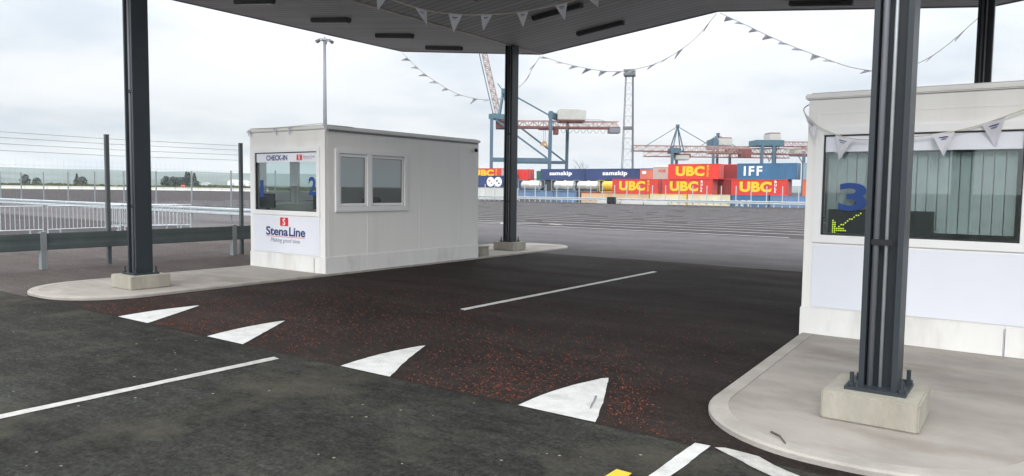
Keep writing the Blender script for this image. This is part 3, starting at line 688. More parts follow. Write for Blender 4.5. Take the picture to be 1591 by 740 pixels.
def smooth_pts(ctrl, n=40):
    """Catmull-Rom through the control points."""
    C_ = [Vector(c) for c in ctrl]; C_ = [C_[0] * 2 - C_[1]] + C_ + [C_[-1] * 2 - C_[-2]]; out_ = []
    m_ = len(C_) - 3
    for i in range(n + 1):
        q = i / n * m_; k = min(int(q), m_ - 1); t = q - k; a, b, c, d = C_[k:k + 4]
        out_.append(0.5 * ((2 * b) + (-a + c) * t + (2 * a - 5 * b + 4 * c - d) * t * t + (-a + 3 * b - 3 * c + d) * t ** 3))
    return out_
ye = 16.54
bunting(smooth_pts([(-16.05, ye, 5.7), (-15.5, ye, 5.26), (-15.0, ye, 4.91), (-14.14, ye, 4.44), (-13.54, ye, 4.22), (-12.8, ye, 4.08), (-12.1, ye, 4.13), (-11.46, ye, 4.5), (-11.25, ye, 4.8), (-10.98, ye, 5.13)]),
        [.06, .14, .21, .29, .37, .46, .56, .64, .72, .8, .9, .955], .19, blown=1, label='string of pennants sagging from the canopy edge to the dark column', seed=4)
bunting(smooth_pts([(-10.92, ye, 5.11), (-10.24, ye, 4.87), (-9.38, ye, 4.64), (-8.7, ye, 4.53), (-7.99, ye, 4.57), (-7.49, ye, 4.69), (-7.05, ye, 4.89), (-6.64, ye, 5.16), (-6.19, ye, 5.63)]),
        [.03, .13, .21, .29, .375, .465, .54, .64, .71, .785, .865, .945], .2, blown=lambda f: 1 if f < .55 else .72, label='string of pennants sagging from the column to the canopy peak, above the cranes', seed=8)
bunting(smooth_pts([(-6.1, ye, 5.63), (-5.45, ye, 5.26), (-4.63, ye, 4.8), (-3.8, ye, 4.4), (-3.2, ye, 4.15), (-2.5, ye, 4.05), (-1.8, ye, 4.3), (-.95, ye, 5.06)]),
        [.045, .1, .16, .22, .285, .345, .41, .47, .6, .7, .8, .9], .2, blown=1, label='string of pennants falling from the canopy peak towards the booth marked 3', seed=9)
c0 = Vector((0, 0, 1.6))
def vw(u, v, D):     # a point D metres ahead on the sight line, used to measure the string's sag
    return c0 + (ax * ((u - 795.5) / 1142.6) - ay * ((v - 370) / 1142.6) + af) * D
D1 = 11.4
ctrl = [(-9.35, 7.4, zsoff(-9.35) - .01)] + [tuple(vw(u, v, D1)) for u, v in ((540, -33), (600, -4), (660, 16), (705, 22), (740, 23.5), (800, 20), (860, 9), (905, -3), (960, -24))] + [(-4.3, 11.0, zsoff(-4.3) - .01)]
bunting(smooth_pts(ctrl, 60), [.06, .14, .22, .315, .395, .467, .55, .64, .715, .79, .87, .95], .2, 'nearest string of white pennants slung low under the canopy', r=.009, seed=21)
# strings draped over the booth roofs
x0, y0 = -12.39, 8.62
bunting([(x0 - .04, y0 - .05, 2.6), (x0 + .1, y0 - .045, 2.68), (x0 + .7, y0 - .045, 2.665), (x0 + 1.3, y0 - .045, 2.67), (x0 + 2.1, y0 - .05, 2.69), (x0 + 2.215, y0 - .04, 2.67), (x0 + 2.215, y0 + .6, 2.67)],
        [.03, .3, .45, .78], .1, 'small pennants lying along the roof edge of the booth marked 1 and 2', seed=5)
x0, y0 = -2.09, 8.45
bunting(smooth_pts([(x0 - .045, y0 + .5, 2.64), (x0 - .045, y0 - .045, 2.5), (x0 + .06, y0 - .06, 2.36), (x0 + .22, y0 - .06, 2.25), (x0 + .5, y0 - .06, 2.16), (x0 + .9, y0 - .06, 2.16), (x0 + 1.5, y0 - .06, 2.24), (x0 + 2.2, y0 - .05, 2.5)]),
        [.24, .375, .55, .68, .82], .2, 'string of pennants draped across the front of the booth marked 3', seed=14)

# ------------------------------------------------------------------ fences, rails and barriers
def wbeam(b, p, q, z0, z1, out, th=.025):
    """Corrugated guard-rail beam from p to q (xy), facing the horizontal direction out."""
    h = z1 - z0; prof = [(0, 0), (.06, .08), (.06, .3), (0, .42), (0, .58), (.06, .7), (.06, .92), (0, 1)]
    o = Vector((*out, 0)); a = Vector((*p, 0)); c = Vector((*q, 0)); k = len(b.v)
    for w_ in (a, c):
        for d, t in prof: b.v.append(tuple(w_ + o * d + Vector((0, 0, z0 + t * h))))
        for d, t in reversed(prof): b.v.append(tuple(w_ + o * (d - th) + Vector((0, 0, z0 + t * h))))
    n = 2 * len(prof)
    for i in range(n): b.f.append((k + i, k + (i + 1) % n, k + n + (i + 1) % n, k + n + i))
    b.f.append(tuple(k + i for i in range(n))); b.f.append(tuple(k + n + i for i in reversed(range(n))))
    return b
# dark crash barrier along the left of the island
gr = empty('guard_rail', (-14.85, 9.9, 0), 0, 'dark green guard rail along the lane left of the white booth', 'guard rail')
wbeam(MB(), (0, -16), (0, 4.0), .36, .67, (.06, 0)).build('beam', 'dark_rail', gr)
for y in (-15.9, -11.9, -7.9, -3.95, 0, 3.9): MB().box(-.1, .02, y - .05, y + .05, 0, .7).build('post', 'thin_post', gr)
# tall mesh fence with wires
tf = empty('wire_fence', (-15.02, 10.2, 0), 0, 'tall dark post and wire mesh fence just behind the dark guard rail', 'fence')
for y in (0, -3, -6, -9, -12): MB().box(-.035, .035, y - .035, y + .035, 0, 2.55).box(-.04, .04, y - .04, y + .04, 2.551, 2.565).build('post', 'post_dark', tf)
wr = MB()
for z in (2.5, 2.4, 2.29, 2.17): wr.tube([(-.0, -12, z), (0, -9, z - .02), (0, -6, z), (0, -3, z - .02), (0, 0, z)], .0035, 4, cap=False)
wr.build('straining_wire', 'wire', tf)
ms = MB()
for i in range(12): ms.bar((0, -12, .1 + i * .165), (0, 0, .1 + i * .165), .002)
for i in range(121): ms.bar((0, -i * .1, .1), (0, -i * .1, 2.05), .0013)
ms.build('mesh_panel', 'wire', tf)
def yard_fence(x0, y0, x1, step, label, group, h=2.15, rz0=.3, rz1=.62, m='rail_galvanised', pw=.07, low=True, mesh=True, out=-1):
    f = empty('yard_fence', (x0, y0, 0), 0, label, 'fence', group); n = int((x1 - x0) / step)
    for i in range(n + 1):
        z = gz(x0 + i * step, y0)
        MB().box(i * step - pw / 2, i * step + pw / 2, .08, .08 + pw, z - .05, h).build('post', m, f)
        if low: MB().box(i * step + step / 2 - .05, i * step + step / 2 + .05, -.02, .06, z - .05, rz1).build('rail_post', m, f)
    wbeam(MB(), (0, 0), (n * step, 0), rz0, rz1, (0, out)).build('beam', 'rail_galvanised', f)
    if mesh:
        q = MB()
        for k in range(9): q.bar((0, .11, .2 + k * .24), (n * step, .11, .2 + k * .24), .004)
        q.build('mesh_panel', 'wire', f)
    return f
yard_fence(-78, 76.2, -2.5, 1.58, 'long pale fence and guard rail in front of the container stacks', 'yard fences', pw=.085)
yard_fence(-57, 18.1, -15.9, 2.95, 'galvanised guard rail with tall thin fence posts across the left yard', 'yard fences', h=2.2, m='thin_post', low=False, rz0=.34, rz1=.64, mesh=False, pw=.05)
# steel crowd barriers
def crowd_barrier():
    c = empty('crowd_barrier', (0, 0, 0))
    fr_ = MB(); fr_.tube([(0, 0, .06), (0, 0, .9), (2.2, 0, .9), (2.2, 0, .06)], .02, 6); fr_.tube([(0, 0, .2), (2.2, 0, .2)], .018, 6); fr_.build('frame', 'galvanised', c)
    b = MB()
    for i in range(1, 18): b.tube([(i * .122, 0, .2), (i * .122, 0, .9)], .011, 5, cap=False)
    b.build('bars', 'galvanised', c)
    for x in (.35, 1.85): MB().bar((x, -.25, .02), (x, .25, .02), .05, .03).bar((x, 0, .03), (x, 0, .22), .03).build('foot', 'galvanised', c)
    return c
pr = crowd_barrier()
for i, (x, y, rz, lb) in enumerate(((-24.1, 14.35, -1.65, 'steel crowd barrier standing nearest the galvanised rail, left of the booth'), (-24.25, 12.0, -1.52, 'second steel crowd barrier along from the galvanised rail'), (-24.5, 14.1, -1.9, 'steel crowd barrier leaning behind the other crowd barriers'), (-24.2, 9.7, -1.6, 'third steel crowd barrier along from the galvanised rail'))):
    c = pr if i == 0 else copy_tree(pr)
    c.location = (x, y, 0); c.rotation_euler = (0, 0, rz); tag(c, lb, 'barrier', 'crowd barriers')
# far concrete barriers
bb = MB(); prof = [(-.3, 0), (-.3, .08), (-.1, .35), (-.075, .82), (.075, .82), (.1, .35), (.3, .08), (.3, 0)]
for xx in (-1.45, 1.45): bb.v += [(xx, a, b) for a, b in prof]
n = len(prof); bb.f = [(i, i + 1, n + i + 1, n + i) for i in range(n - 1)] + [tuple(range(n))[::-1], tuple(range(n, 2 * n))]
b0 = bb.build('concrete_barrier', 'barrier_concrete')
A_, B_ = Vector((-228, 71)), Vector((-160, 119.6)); dv = (B_ - A_).normalized(); nb = int((B_ - A_).length / 3)
for i in range(nb):
    c = b0 if i == 0 else b0.copy()
    if i: COL.objects.link(c)
    p = A_ + dv * (3 * i + 1.5); c.location = (p.x, p.y, 0); c.rotation_euler = (0, 0, math.atan2(dv.y, dv.x) + random.uniform(-.01, .01))
    tag(c, 'pale concrete barrier in the long row across the far left yard', 'barrier', 'far concrete barriers')
# pale concrete blocks by the far fence, and a black box
blk = MB().box(-1.4, 1.4, -.25, .25, 0, .35).build('concrete_block', 'barrier_concrete', bevel=.03)
for i, (x, y, lb) in enumerate(((-40.2, 75.2, 'leftmost pale concrete block on the ground before the far fence'), (-37.2, 75.3, 'pale concrete block lying between two others at the foot of the far fence'), (-34.3, 75.2, 'rightmost pale concrete block on the ground before the far fence'))):
    c = blk if i == 0 else blk.copy()
    if i: COL.objects.link(c)
    c.location = (x, y, 0); c.rotation_euler = (0, 0, random.uniform(-.06, .06)); tag(c, lb, 'concrete block', 'blocks by the fence')
bx_ = empty('storage_box', (-38.9 - 1.6, 75.0, 0), 0, 'small black box standing against the far fence', 'box')
bx_.location = (-39.4, 75.6 - 0.9, 0); bx_.location.x = -39.6
MB().box(-.45, .45, -.3, .3, .06, .7).build('box_body', 'black_plastic', bx_, bevel=.04); MB().box(-.48, .48, -.33, .33, .7, .78).build('lid', 'black_plastic', bx_, bevel=.02)
for sx_ in (-.35, .35): MB().tube([(sx_, -.25, .06), (sx_, .25, .06)], .06, 8).build('wheel', 'tyre', bx_)
# a bent twig on the kerb and a dark drain lid on the pavement
MB().tube([(-1.335, 4.765, .056), (-1.26, 4.70, .06), (-1.235, 4.655, .057), (-1.20, 4.60, .055)], .007, 6, r2=.005).build('twig', 'bark')
tag(bpy.data.objects['twig'], 'thin dark bent twig lying on the rounded kerb by the booth marked 3', 'twig')
#@@PART3
# ------------------------------------------------------------------ containers
def corrugated(b, P, u0, u1, z0, z1, pitch=.28, dep=.036):
    n = max(4, int((u1 - u0) / pitch)); st = (u1 - u0) / n; pts = []
    for i in range(n):
        a = u0 + i * st; pts += [(a, 0), (a + st * .25, 0), (a + st * .5, dep), (a + st * .75, dep)]
    pts.append((u1, 0)); k = len(b.v)
    for u, d in pts: b.v += [P(u, z0, d), P(u, z1, d)]
    for i in range(len(pts) - 1): b.f.append((k + 2 * i, k + 2 * i + 2, k + 2 * i + 3, k + 2 * i + 1))
def container(x, y, z, Ln, m, label, fm=None, H_=2.59, Wd=2.44, texts=(), stripe=None, doors=True, group='shipping containers', roof=None):
    """x, y, z: near left bottom corner; long side faces -Y, door end faces +X."""
    c = empty('shipping_container', (x, y, z), 0, label, 'container', group); fm = fm or m
    b = MB()
    corrugated(b, lambda u, zz_, d: (u, .04 + d, zz_), .1, Ln - .1, .14, H_ - .1)
    corrugated(b, lambda u, zz_, d: (u, Wd - .04 - d, zz_), .1, Ln - .1, .14, H_ - .1)
    corrugated(b, lambda u, zz_, d: (.04 + d, u, zz_), .1, Wd - .1, .14, H_ - .1)
    b.face([(.1, .06, H_ - .03), (Ln - .1, .06, H_ - .03), (Ln - .1, Wd - .06, H_ - .03), (.1, Wd - .06, H_ - .03)]); b.face([(.05, .05, .12), (.05, Wd - .05, .12), (Ln - .05, Wd - .05, .12), (Ln - .05, .05, .12)])
    body = b.build('body', m, c)
    f = MB()
    for xx in (0, Ln - .12):
        for yy in (0, Wd - .12): f.box(xx, xx + .12, yy, yy + .12, .002, H_ - .002)
    for yy in (.01, Wd - .09): f.box(.121, Ln - .121, yy, yy + .08, .002, .15); f.box(.121, Ln - .121, yy, yy + .08, H_ - .11, H_ - .004)
    for xx in (.01, Ln - .09): f.box(xx, xx + .08, .121, Wd - .121, .002, .15); f.box(xx, xx + .08, .121, Wd - .121, H_ - .11, H_ - .004)
    f.build('frame', fm, c)
    if doors:
        for yy in (.13, 1.225):
            d = MB().box(Ln - .06, Ln - .02, yy, yy + 1.085, .155, H_ - .115).build('door', m, c)
            q = MB()
            for t in (.3, .78): q.tube([(Ln, yy + t, .16), (Ln, yy + t, H_ - .12)], .022, 6)
            q.build('locking_bar', 'galvanised', d)
    for kw in texts: text_obj(parent=c, y=.03, depth=.006, **kw)
    return c
Z1, Z2, Z3 = -1.6, 1.0, 3.6
def ubc(x, y, z, label, m='cont_red', bulk='yellow_ink', fade=0):
    T = [dict(body='UBC', m='yellow_ink', cx=4.0, cz=1.36, w=5.2, h=1.72, bold=.05, spacing=1.05)]
    for i, ch_ in enumerate('BULK'): T.append(dict(body=ch_, m=bulk, cx=7.2, cz=2.18 - i * .52, w=.34, h=.4, bold=.04))
    return container(x, y, z, 9.12, m, label, texts=T)
ubc(-53.15, 121, Z3, 'bright red container with big yellow letters in the top row beside the grey one', 'cont_red_bright')
ubc(-64.05, 121, Z2, 'red container with yellow letters on the middle row, beside the yellow tank')
ubc(-54.2, 121.05, Z2, 'yellow lettered red container directly below the brightest red one', bulk='white_ink')
ubc(-41.85, 121, Z2, 'yellow lettered red container directly below the white lettered blue one', bulk='white_ink')
container(-40.95, 121, Z3, 9.5, 'cont_blue', 'blue container with three tall white letters on top of a yellow lettered red one', texts=[dict(body='IFF', m='white_ink', cx=2.6, cz=1.36, w=3.0, h=1.55, bold=.03, spacing=1.3)])
container(-41.7, 121, Z1, 6.06, 'cont_blue', 'blue container on the ground with faded pale letters, right of the cream ones', texts=[dict(body='IFF', m='cont_pale', cx=2.1, cz=1.25, w=2.6, h=1.0, bold=.02, spacing=1.3)])
container(-35.4, 121, Z1, 9.12, 'cont_steelblue', 'plain dull blue container on the ground nearest the booth marked 3')
container(-56.5, 121, Z1, 6.9, 'cont_cream', 'cream container on the ground below the middle red ones', fm='yellow_ink')
container(-49.4, 121, Z1, 7.4, 'cont_cream', 'cream container on the ground with rust marked frame, right of its twin', fm='cont_cream')
container(-64.2, 121.1, Z1, 7.5, 'cont_tan', 'tan container on the ground below the leftmost yellow lettered red one')
container(-71.8, 123, Z1, 7.4, 'cont_tan', 'tan container on the ground below the yellow tank', fm='cont_orange')
# behind the front row, door ends showing
container(-52.6, 124.2, Z3, 12.19, 'cont_maroon', 'maroon container behind the brightest red one, its door end showing', fm='cont_red')
container(-53.2, 124.2, Z2, 12.19, 'cont_maroon', 'maroon container on the middle row behind two yellow lettered red ones', fm='cont_maroon')
container(-53.2, 124.2, Z1, 12.19, 'cont_maroon', 'maroon container on the ground behind the cream ones')
container(-50.0, 127.2, Z3, 12.19, 'cont_red', 'red container at the back with a round white ring, beside the white lettered blue one', texts=[dict(body='O', m='white_ink', cx=10.9, cz=1.7, w=1.5, h=1.4, bold=.1)])
container(-50.0, 127.2, Z2, 12.19, 'cont_maroon', 'dark red container in the back row under the one with the white ring')
container(-50.0, 127.2, Z1, 12.19, 'cont_maroon', 'dark red container at the bottom of the back row stack')
# grey bulk container with a sloping top
gb = container(-57.4, 124.0, Z3, 6.06, 'cont_grey', 'pale grey container with chamfered roof and small red mark beside the bright red one', texts=[dict(body='VOS', m='logo_red', cx=1.7, cz=1.5, w=1.5, h=.55, bold=.03)], H_=2.2)
tp_ = MB(); tp_.v = [(0, 0, 2.203), (6.06, 0, 2.203), (6.06, 2.44, 2.203), (0, 2.44, 2.203), (1.2, .3, 2.62), (5.9, .3, 2.62), (5.9, 2.1, 2.62), (1.2, 2.1, 2.62)]; tp_.f = [(4, 5, 6, 7), (0, 1, 5, 4), (1, 2, 6, 5), (2, 3, 7, 6), (3, 0, 4, 7)]
tp_.build('roof', 'cont_grey', gb)
container(-60.5, 124.2, Z2, 6.06, 'cont_maroon', 'dark red container in the gap between two yellow lettered ones, middle row')
container(-61.0, 124.2, Z1, 6.06, 'cont_dark', 'dark container on the ground behind the tan one')
# right of IFF
container(-30.6, 121.6, Z3, 6.06, 'cont_bluegrey', 'blue grey container with a white panel beside the right booth, above the orange one', texts=[dict(body='I', m='white_ink', cx=1.3, cz=1.3, w=.9, h=1.2, bold=.1)])
container(-30.6, 121.6, Z2, 9.12, 'cont_orange', 'orange red container with white lettering half hidden by the booth marked 3', texts=[dict(body='HAM', m='white_ink', cx=1.9, cz=1.75, w=2.4, h=.55, bold=.03)])
container(-26.0, 121.3, Z1, 12.19, 'cont_steelblue', 'dull blue container on the ground behind the booth marked 3')
# middle distance row: samskip reefers, tanks
Q1, Q2, Q3 = -1.45, 1.15, 3.75
SK = lambda cx: [dict(body='samskip', m='white_ink', cx=cx, cz=1.45, w=6.2, h=1.25, bold=.032, spacing=1.05)]
container(-97.7, 148, Q3, 12.19, 'cont_navy', 'navy container with white lettering, the left of the pair, above the silver tanks', texts=SK(5.6), doors=True)
container(-85.4, 148, Q3, 13.7, 'cont_navy', 'navy container with white lettering, the right of the pair, above the yellow tank', texts=SK(7.6))
container(-101.0, 151.2, Q3 - .35, 9.12, 'cont_green', 'dark green container left of the navy pair')
container(-107.6, 148.5, Q3, 6.06, 'cont_red', 'red container just right of the dark column, beside the green one', texts=[dict(body='9', m='logo_red', cx=5.0, cz=1.3, w=.8, h=1.2, bold=.08)])
container(-107.3, 145.2, Q3 + .05, 3.0, 'cont_grey', 'grey container whose end stands against the dark column')
container(-71.6, 148, Q3, 6.06, 'cont_salmon', 'salmon container with a small white mark beside the navy pair', texts=[dict(body='II', m='white_ink', cx=1.0, cz=1.7, w=.9, h=.6, bold=.08)], H_=2.4)
container(-73.0, 151.2, Q3, 9.12, 'cont_steelblue', 'blue container behind the salmon one, only its top edge showing', H_=2.75)
container(-73.0, 148, Q2, 12.19, 'cont_maroon', 'dark red container below the salmon one')
container(-73.0, 148, Q1, 12.19, 'cont_dark', 'dark container at the bottom below the salmon one')
container(-73.0, 151.2, Q2, 9.12, 'cont_dark', 'dark container second up in the stack under the blue one'); container(-73.0, 151.2, Q1, 9.12, 'cont_dark', 'dark container lowest in the stack under the blue one')
for (xx, ln, mm_, lb) in ((-104.6, 12.19, 'cont_steelblue', 'dull blue container on the ground right of the dark column'), (-92.2, 6.06, 'cont_steelblue', 'short dull blue container on the ground below the silver tanks'), (-86.0, 6.06, 'cont_dark', 'dark container on the ground left of the tan ones'), (-79.8, 6.06, 'cont_tan', 'tan container on the ground under the yellow tank')):
    container(xx, 145.5, Q1, ln, mm_, lb)
container(-98.0, 148.5, Q2, 12.19, 'cont_dark', 'dark grey container between the silver tanks and the navy one'); container(-85.6, 148.5, Q2, 12.19, 'cont_dark', 'dark grey container behind the yellow tank')
container(-98.0, 148.5, Q1, 12.19, 'cont_dark', 'dark grey container at ground level behind the dull blue ones'); container(-85.6, 148.5, Q1, 12.19, 'cont_dark', 'dark grey container at ground level behind the tan one')
container(-107.6, 148.5, Q2, 6.06, 'cont_navy', 'navy container below the red one beside the column', fm='cont_maroon'); container(-107.6, 148.5, Q1, 6.06, 'cont_dark', 'dark container lowest under the red one beside the column')
container(-107.3, 145.2, Q2, 3.0, 'cont_dark', 'dark grey container below the grey one at the column'); container(-107.3, 145.2, Q1, 2.6, 'cont_dark', 'dark grey container lowest in the stack at the column')
container(-101.0, 151.2, Q2 - .35, 9.12, 'cont_green', 'green container below the top green one'); container(-101.0, 151.2, Q1, 9.12 , 'cont_green', 'green container lowest in the green stack', H_=2.24)
# far left stack beside the booth
S1 = -.85
container(-103.6, 127.4, S1, 12.19, 'cont_pale', 'pale grey container on the ground between the booth and the column')
nv = container(-103.6, 127.4, S1 + 2.6, 12.19, 'cont_navy', 'navy container with two round white emblems between the booth and the column')
def disc(cx, cz, r, m, sx=1.0, name='emblem'):
    b = MB(); b.face([(cx + sx * r * math.cos(2 * math.pi * i / 28), .026, cz + r * math.sin(2 * math.pi * i / 28)) for i in range(28)]); return b
for cx, m_, sx in ((6.5, 'cont_salmon', 1.0), (8.5, 'white_ink', 1.0)):
    b = disc(cx, 1.25, 1.05, m_, sx); o = b.build('emblem', 'white_ink', nv)
    for dx, dz, rr in ((-.3, .2, .32), (.25, -.3, .28)):
        q = MB(); q.face([(cx + dx + rr * math.cos(2 * math.pi * i / 16), .02, 1.25 + dz + .6 * rr * math.sin(2 * math.pi * i / 16)) for i in range(16)]); q.build('emblem_mark', m_ if m_ != 'white_ink' else 'cont_navy', o)
ub = ubc(-127.5, 157, S1 + 5.2, 'yellow lettered red container high behind the navy one with two emblems')
ub.scale = (1.35, 1, 1)
container(-127.5, 157, S1 + 2.6, 12.19, 'cont_maroon', 'dark red container under the red one behind the navy emblem container'); container(-127.5, 157, S1, 12.19, 'cont_maroon', 'dark red container lowest behind the navy emblem container')

def tank(x, y, z, m, label):
    c = empty('tank_container', (x, y, z), 0, label, 'tank', 'tank containers'); b = MB(); r_ = 1.06; n = 24; zc = 1.32; yc = 1.22
    prof = [(.22, .15), (.28, .55), (.45, .88), (.75, r_), (3.0, r_), (3.06, r_ + .03), (3.12, r_), (5.3, r_), (5.6, .88), (5.78, .55), (5.84, .15)]
    for xx, rr in prof:
        for i in range(n): t_ = 2 * math.pi * i / n; b.v.append((xx, yc + rr * math.cos(t_), zc + rr * math.sin(t_)))
    for j in range(len(prof) - 1):
        for i in range(n): b.f.append((j * n + i, j * n + (i + 1) % n, (j + 1) * n + (i + 1) % n, (j + 1) * n + i))
    b.f += [tuple(range(n)), tuple(range((len(prof) - 1) * n, len(prof) * n))[::-1]]
    b.build('vessel', m, c, smooth=True)
    f = MB()
    for xx in (.06, 6.0):
        for yy in (.06, 2.38): f.box(xx - .06, xx + .06, yy - .06, yy + .06, 0, 2.59)
        f.bar((xx, .12, .08), (xx, 2.32, .08), .12); f.bar((xx, .12, 2.52), (xx, 2.32, 2.52), .12); f.bar((xx, .12, .3), (xx, 2.3, 1.2), .07)
    for yy in (.06, 2.38): f.bar((.12, yy, .07), (5.94, yy, .07), .12)
    f.build('frame', 'cont_bluegrey' if m != 'tank_yellow' else 'tank_yellow', c)
    MB().tube([(3, yc, zc + r_), (3, yc, zc + r_ + .14)], .28, 12).build('manhole', m, c)
    return c
tank(-102.3, 145.3, Q2, 'tank_steel', 'silver tank container nearest the dark column'); tank(-92.9, 145.3, Q2, 'tank_steel', 'silver tank container in the middle of three in a row')
tank(-86.6, 145.3, Q2, 'tank_steel', 'silver tank container right of its twin, left of the yellow one'); tank(-80.2, 145.3, Q2, 'tank_yellow', 'yellow tank container beside the leftmost yellow lettered red container')

# ------------------------------------------------------------------ cranes (local frame: x along the view's right, y away, z up; px = picture pixels at that distance)
HOR = 293.6
def crane_root(u, D, label, zg=-1.6):
    p = c0 + VF * D + VR * ((u - 795.5) / 1142.6 * D)
    return empty('quay_crane', (p.x, p.y, 0), R(35.589), label, 'crane', 'quay cranes'), (lambda uu, vv, y=0: ((uu - u) * D / 1142.6, y, 1.6 + (HOR + (u - 795.5) * .0124 - vv) * D / 1142.6)), D / 1142.6
def lattice(b, a, c, w, h, n, t=.18, tri=False):
    a, c = Vector(a), Vector(c); d = (c - a).normalized(); s_ = Vector((0, 1, 0)); u_ = s_.cross(d).normalized()
    if abs(d.z) < .5 and u_.z < 0: u_ = -u_
    ch_ = [(-w / 2, 0), (w / 2, 0), (-w / 2, h), (w / 2, h)]
    P = lambda i, k: a.lerp(c, i / n) + s_ * ch_[k][0] + u_ * ch_[k][1]
    for k in range(4): b.bar(P(0, k), P(n, k), t * 1.5)
    for i in range(n):
        for (k, q) in ((0, 2), (1, 3)):
            b.bar(P(i, k), P(i + 1, q), t) if i % 2 == 0 else b.bar(P(i, q), P(i + 1, k), t)
            b.bar(P(i, k), P(i, q), t * .8)
        b.bar(P(i, 0), P(i, 1), t * .8); b.bar(P(i, 2), P(i, 3), t * .8); b.bar(P(i, 0), P(i + 1, 1), t * .7)
    return b
# --- the big one left: boom raised
c1, p1, s1 = crane_root(800, 260, 'big blue quay crane with its lattice boom raised, behind the dark column')
dz = 14; so_ = 32 * s1          # the second frame stands behind and to the right
def leg(cr, a, b, w, m='crane_blue'): return MB().bar(a, b, w).build('leg', m, cr)
g0 = lambda u_, y_=0, off=0: ((u_ - 800) * s1 + off, y_, -2.0)
def up1(u_, v_, y_=0, off=0): q = p1(u_, v_, y_); return (q[0] + off, y_, q[2])
leg(c1, g0(762), up1(762, 180), 1.15); leg(c1, g0(851.5), up1(853, 174), 1.25)
leg(c1, g0(794, dz), up1(796, 184, dz), 1.1); leg(c1, g0(882.5, dz), up1(883.5, 186, dz), 1.15)
MB().bar(up1(762, 249.5), up1(850, 249.5), 1.5, 1.5).build('portal_beam', 'crane_blue', c1)
MB().bar(up1(796, 250.5, dz), up1(882, 250.5, dz), 1.2, 1.1).build('portal_beam', 'crane_blue', c1)
for a, b in ((((765, 184), (850, 247))),):
    pass
MB().bar(up1(806, 216), up1(848, 246), .6).build('brace', 'crane_blue', c1); MB().bar(up1(768, 188), up1(806, 216), .6).build('brace', 'crane_blue', c1)
MB().bar(up1(798, 188, dz), up1(880, 249, dz), .6).build('brace', 'crane_blue', c1)
MB().bar(up1(760, 183), up1(800, 187, dz), 1.6, 1.7).bar(up1(852, 179.5), up1(866, 181, dz * .5), 1.5, 2.0).bar(up1(762, 182), up1(800, 186), 1.2, 1.8).build('cross_beam', 'crane_teal', c1)
lt = MB(); lattice(lt, up1(772, 196.5, 5), up1(960, 196.5, 5), 4.0, 2.0, 24, .19); lt.build('girder', 'crane_pale', c1)
MB().bar(up1(768, 198, 3), up1(962, 197.2, 3), .5, .7).bar(up1(768, 198, 7), up1(962, 197.2, 7), .5, .7).build('runway_beam', 'crane_red', c1)
jb = MB(); lattice(jb, up1(768, 180, 5), up1(737, 52, 5), 4.0, 1.8, 20, .2); jb.build('boom', 'crane_pale', c1)
MB().bar(up1(764, 180, 3), up1(733, 52, 3), .35).bar(up1(764, 180, 7), up1(733, 52, 7), .35).build('boom_chord', 'crane_teal', c1)
af_ = MB()
for yy in (2, 8): af_.bar(up1(773, 180, yy), up1(779, 143, 5), .7).bar(up1(789, 182, yy), up1(780, 143, 5), .7)
af_.box(*[k for pr_ in zip(up1(776, 146, 4), up1(783, 138, 6)) for k in pr_]); af_.build('a_frame', 'crane_teal', c1)
MB().bar(up1(780, 140, 5), up1(851, 178, 5), .5).build('stay', 'crane_teal', c1)
MB().bar(up1(780, 143, 5), up1(770, 130, 5), .3).build('stay', 'crane_teal', c1)
q = up1(864, 186, 2); w_ = up1(908, 171, 11)
hs = MB().box(q[0], w_[0], q[1], w_[1], q[2], w_[2]).box(q[0] + .5, w_[0] - 2, q[1] + .5, w_[1] - .5, w_[2] + .003, w_[2] + .35).build('machinery_house', 'crane_white', c1, bevel=.12)
MB().box(q[0] + .4, w_[0] - .4, q[1] + .3, w_[1] - .3, q[2] - .55, q[2] - .01).build('house_base', 'crane_red', hs)
q = up1(858, 208.5, 3); w_ = up1(866, 199, 6); cb_ = MB().box(q[0], w_[0], q[1], w_[1], q[2], w_[2]).build('cab', 'crane_red', c1, bevel=.1)
MB().box(w_[0] + .01, w_[0] + .06, 3.3, 5.7, q[2] + .5, w_[2] - .3).build('window', 'car_glass', cb_)
MB().box(*[k for pr_ in zip(up1(835, 201, 3), up1(862, 196.5, 7)) for k in pr_]).build('trolley', 'crane_red', c1)
MB().bar(up1(838, 224, 5), up1(851, 227, 5), .9, .5).bar(up1(841, 224, 5), up1(845, 219, 5), 1.0).bar(up1(849, 226, 5), up1(846, 219, 5), .4).build('hook_block', 'crane_gold', c1)
MB().tube([up1(843, 219, 5), up1(843, 199, 5)], .06, 5).tube([up1(846, 219, 5), up1(846, 199, 5)], .06, 5).build('hoist_rope', 'wire', c1)
fs = MB(); prev = None; pts_ = []
for i in range(0, 61): t_ = i / 60; pts_.append(Vector(up1(868 + 72 * t_, 199 + 7.5 * abs(math.sin(math.pi * t_ * 7)), 2)))
fs.tube(pts_, .09, 5); fs.build('festoon_cable', 'wire', c1)
MB().box(*[k for pr_ in zip(up1(945, 205, 2), up1(962, 197.5, 8)) for k in pr_]).build('end_platform', 'mast_steel', c1)
MB().box(*[k for pr_ in zip(up1(768, 200, 1), up1(784, 190, 9)) for k in pr_]).build('boom_hinge', 'crane_red', c1)
rl = MB()
for uu in range(866, 960, 6): rl.bar(up1(uu, 196, 2.6), up1(uu, 190, 2.6), .1)
rl.bar(up1(908, 185.5, 2.6), up1(930, 185.5, 2.6), .2).bar(up1(930, 185.5, 2.6), up1(960, 193.5, 2.6), .15)
rl.build('handrail', 'crane_pale', c1)

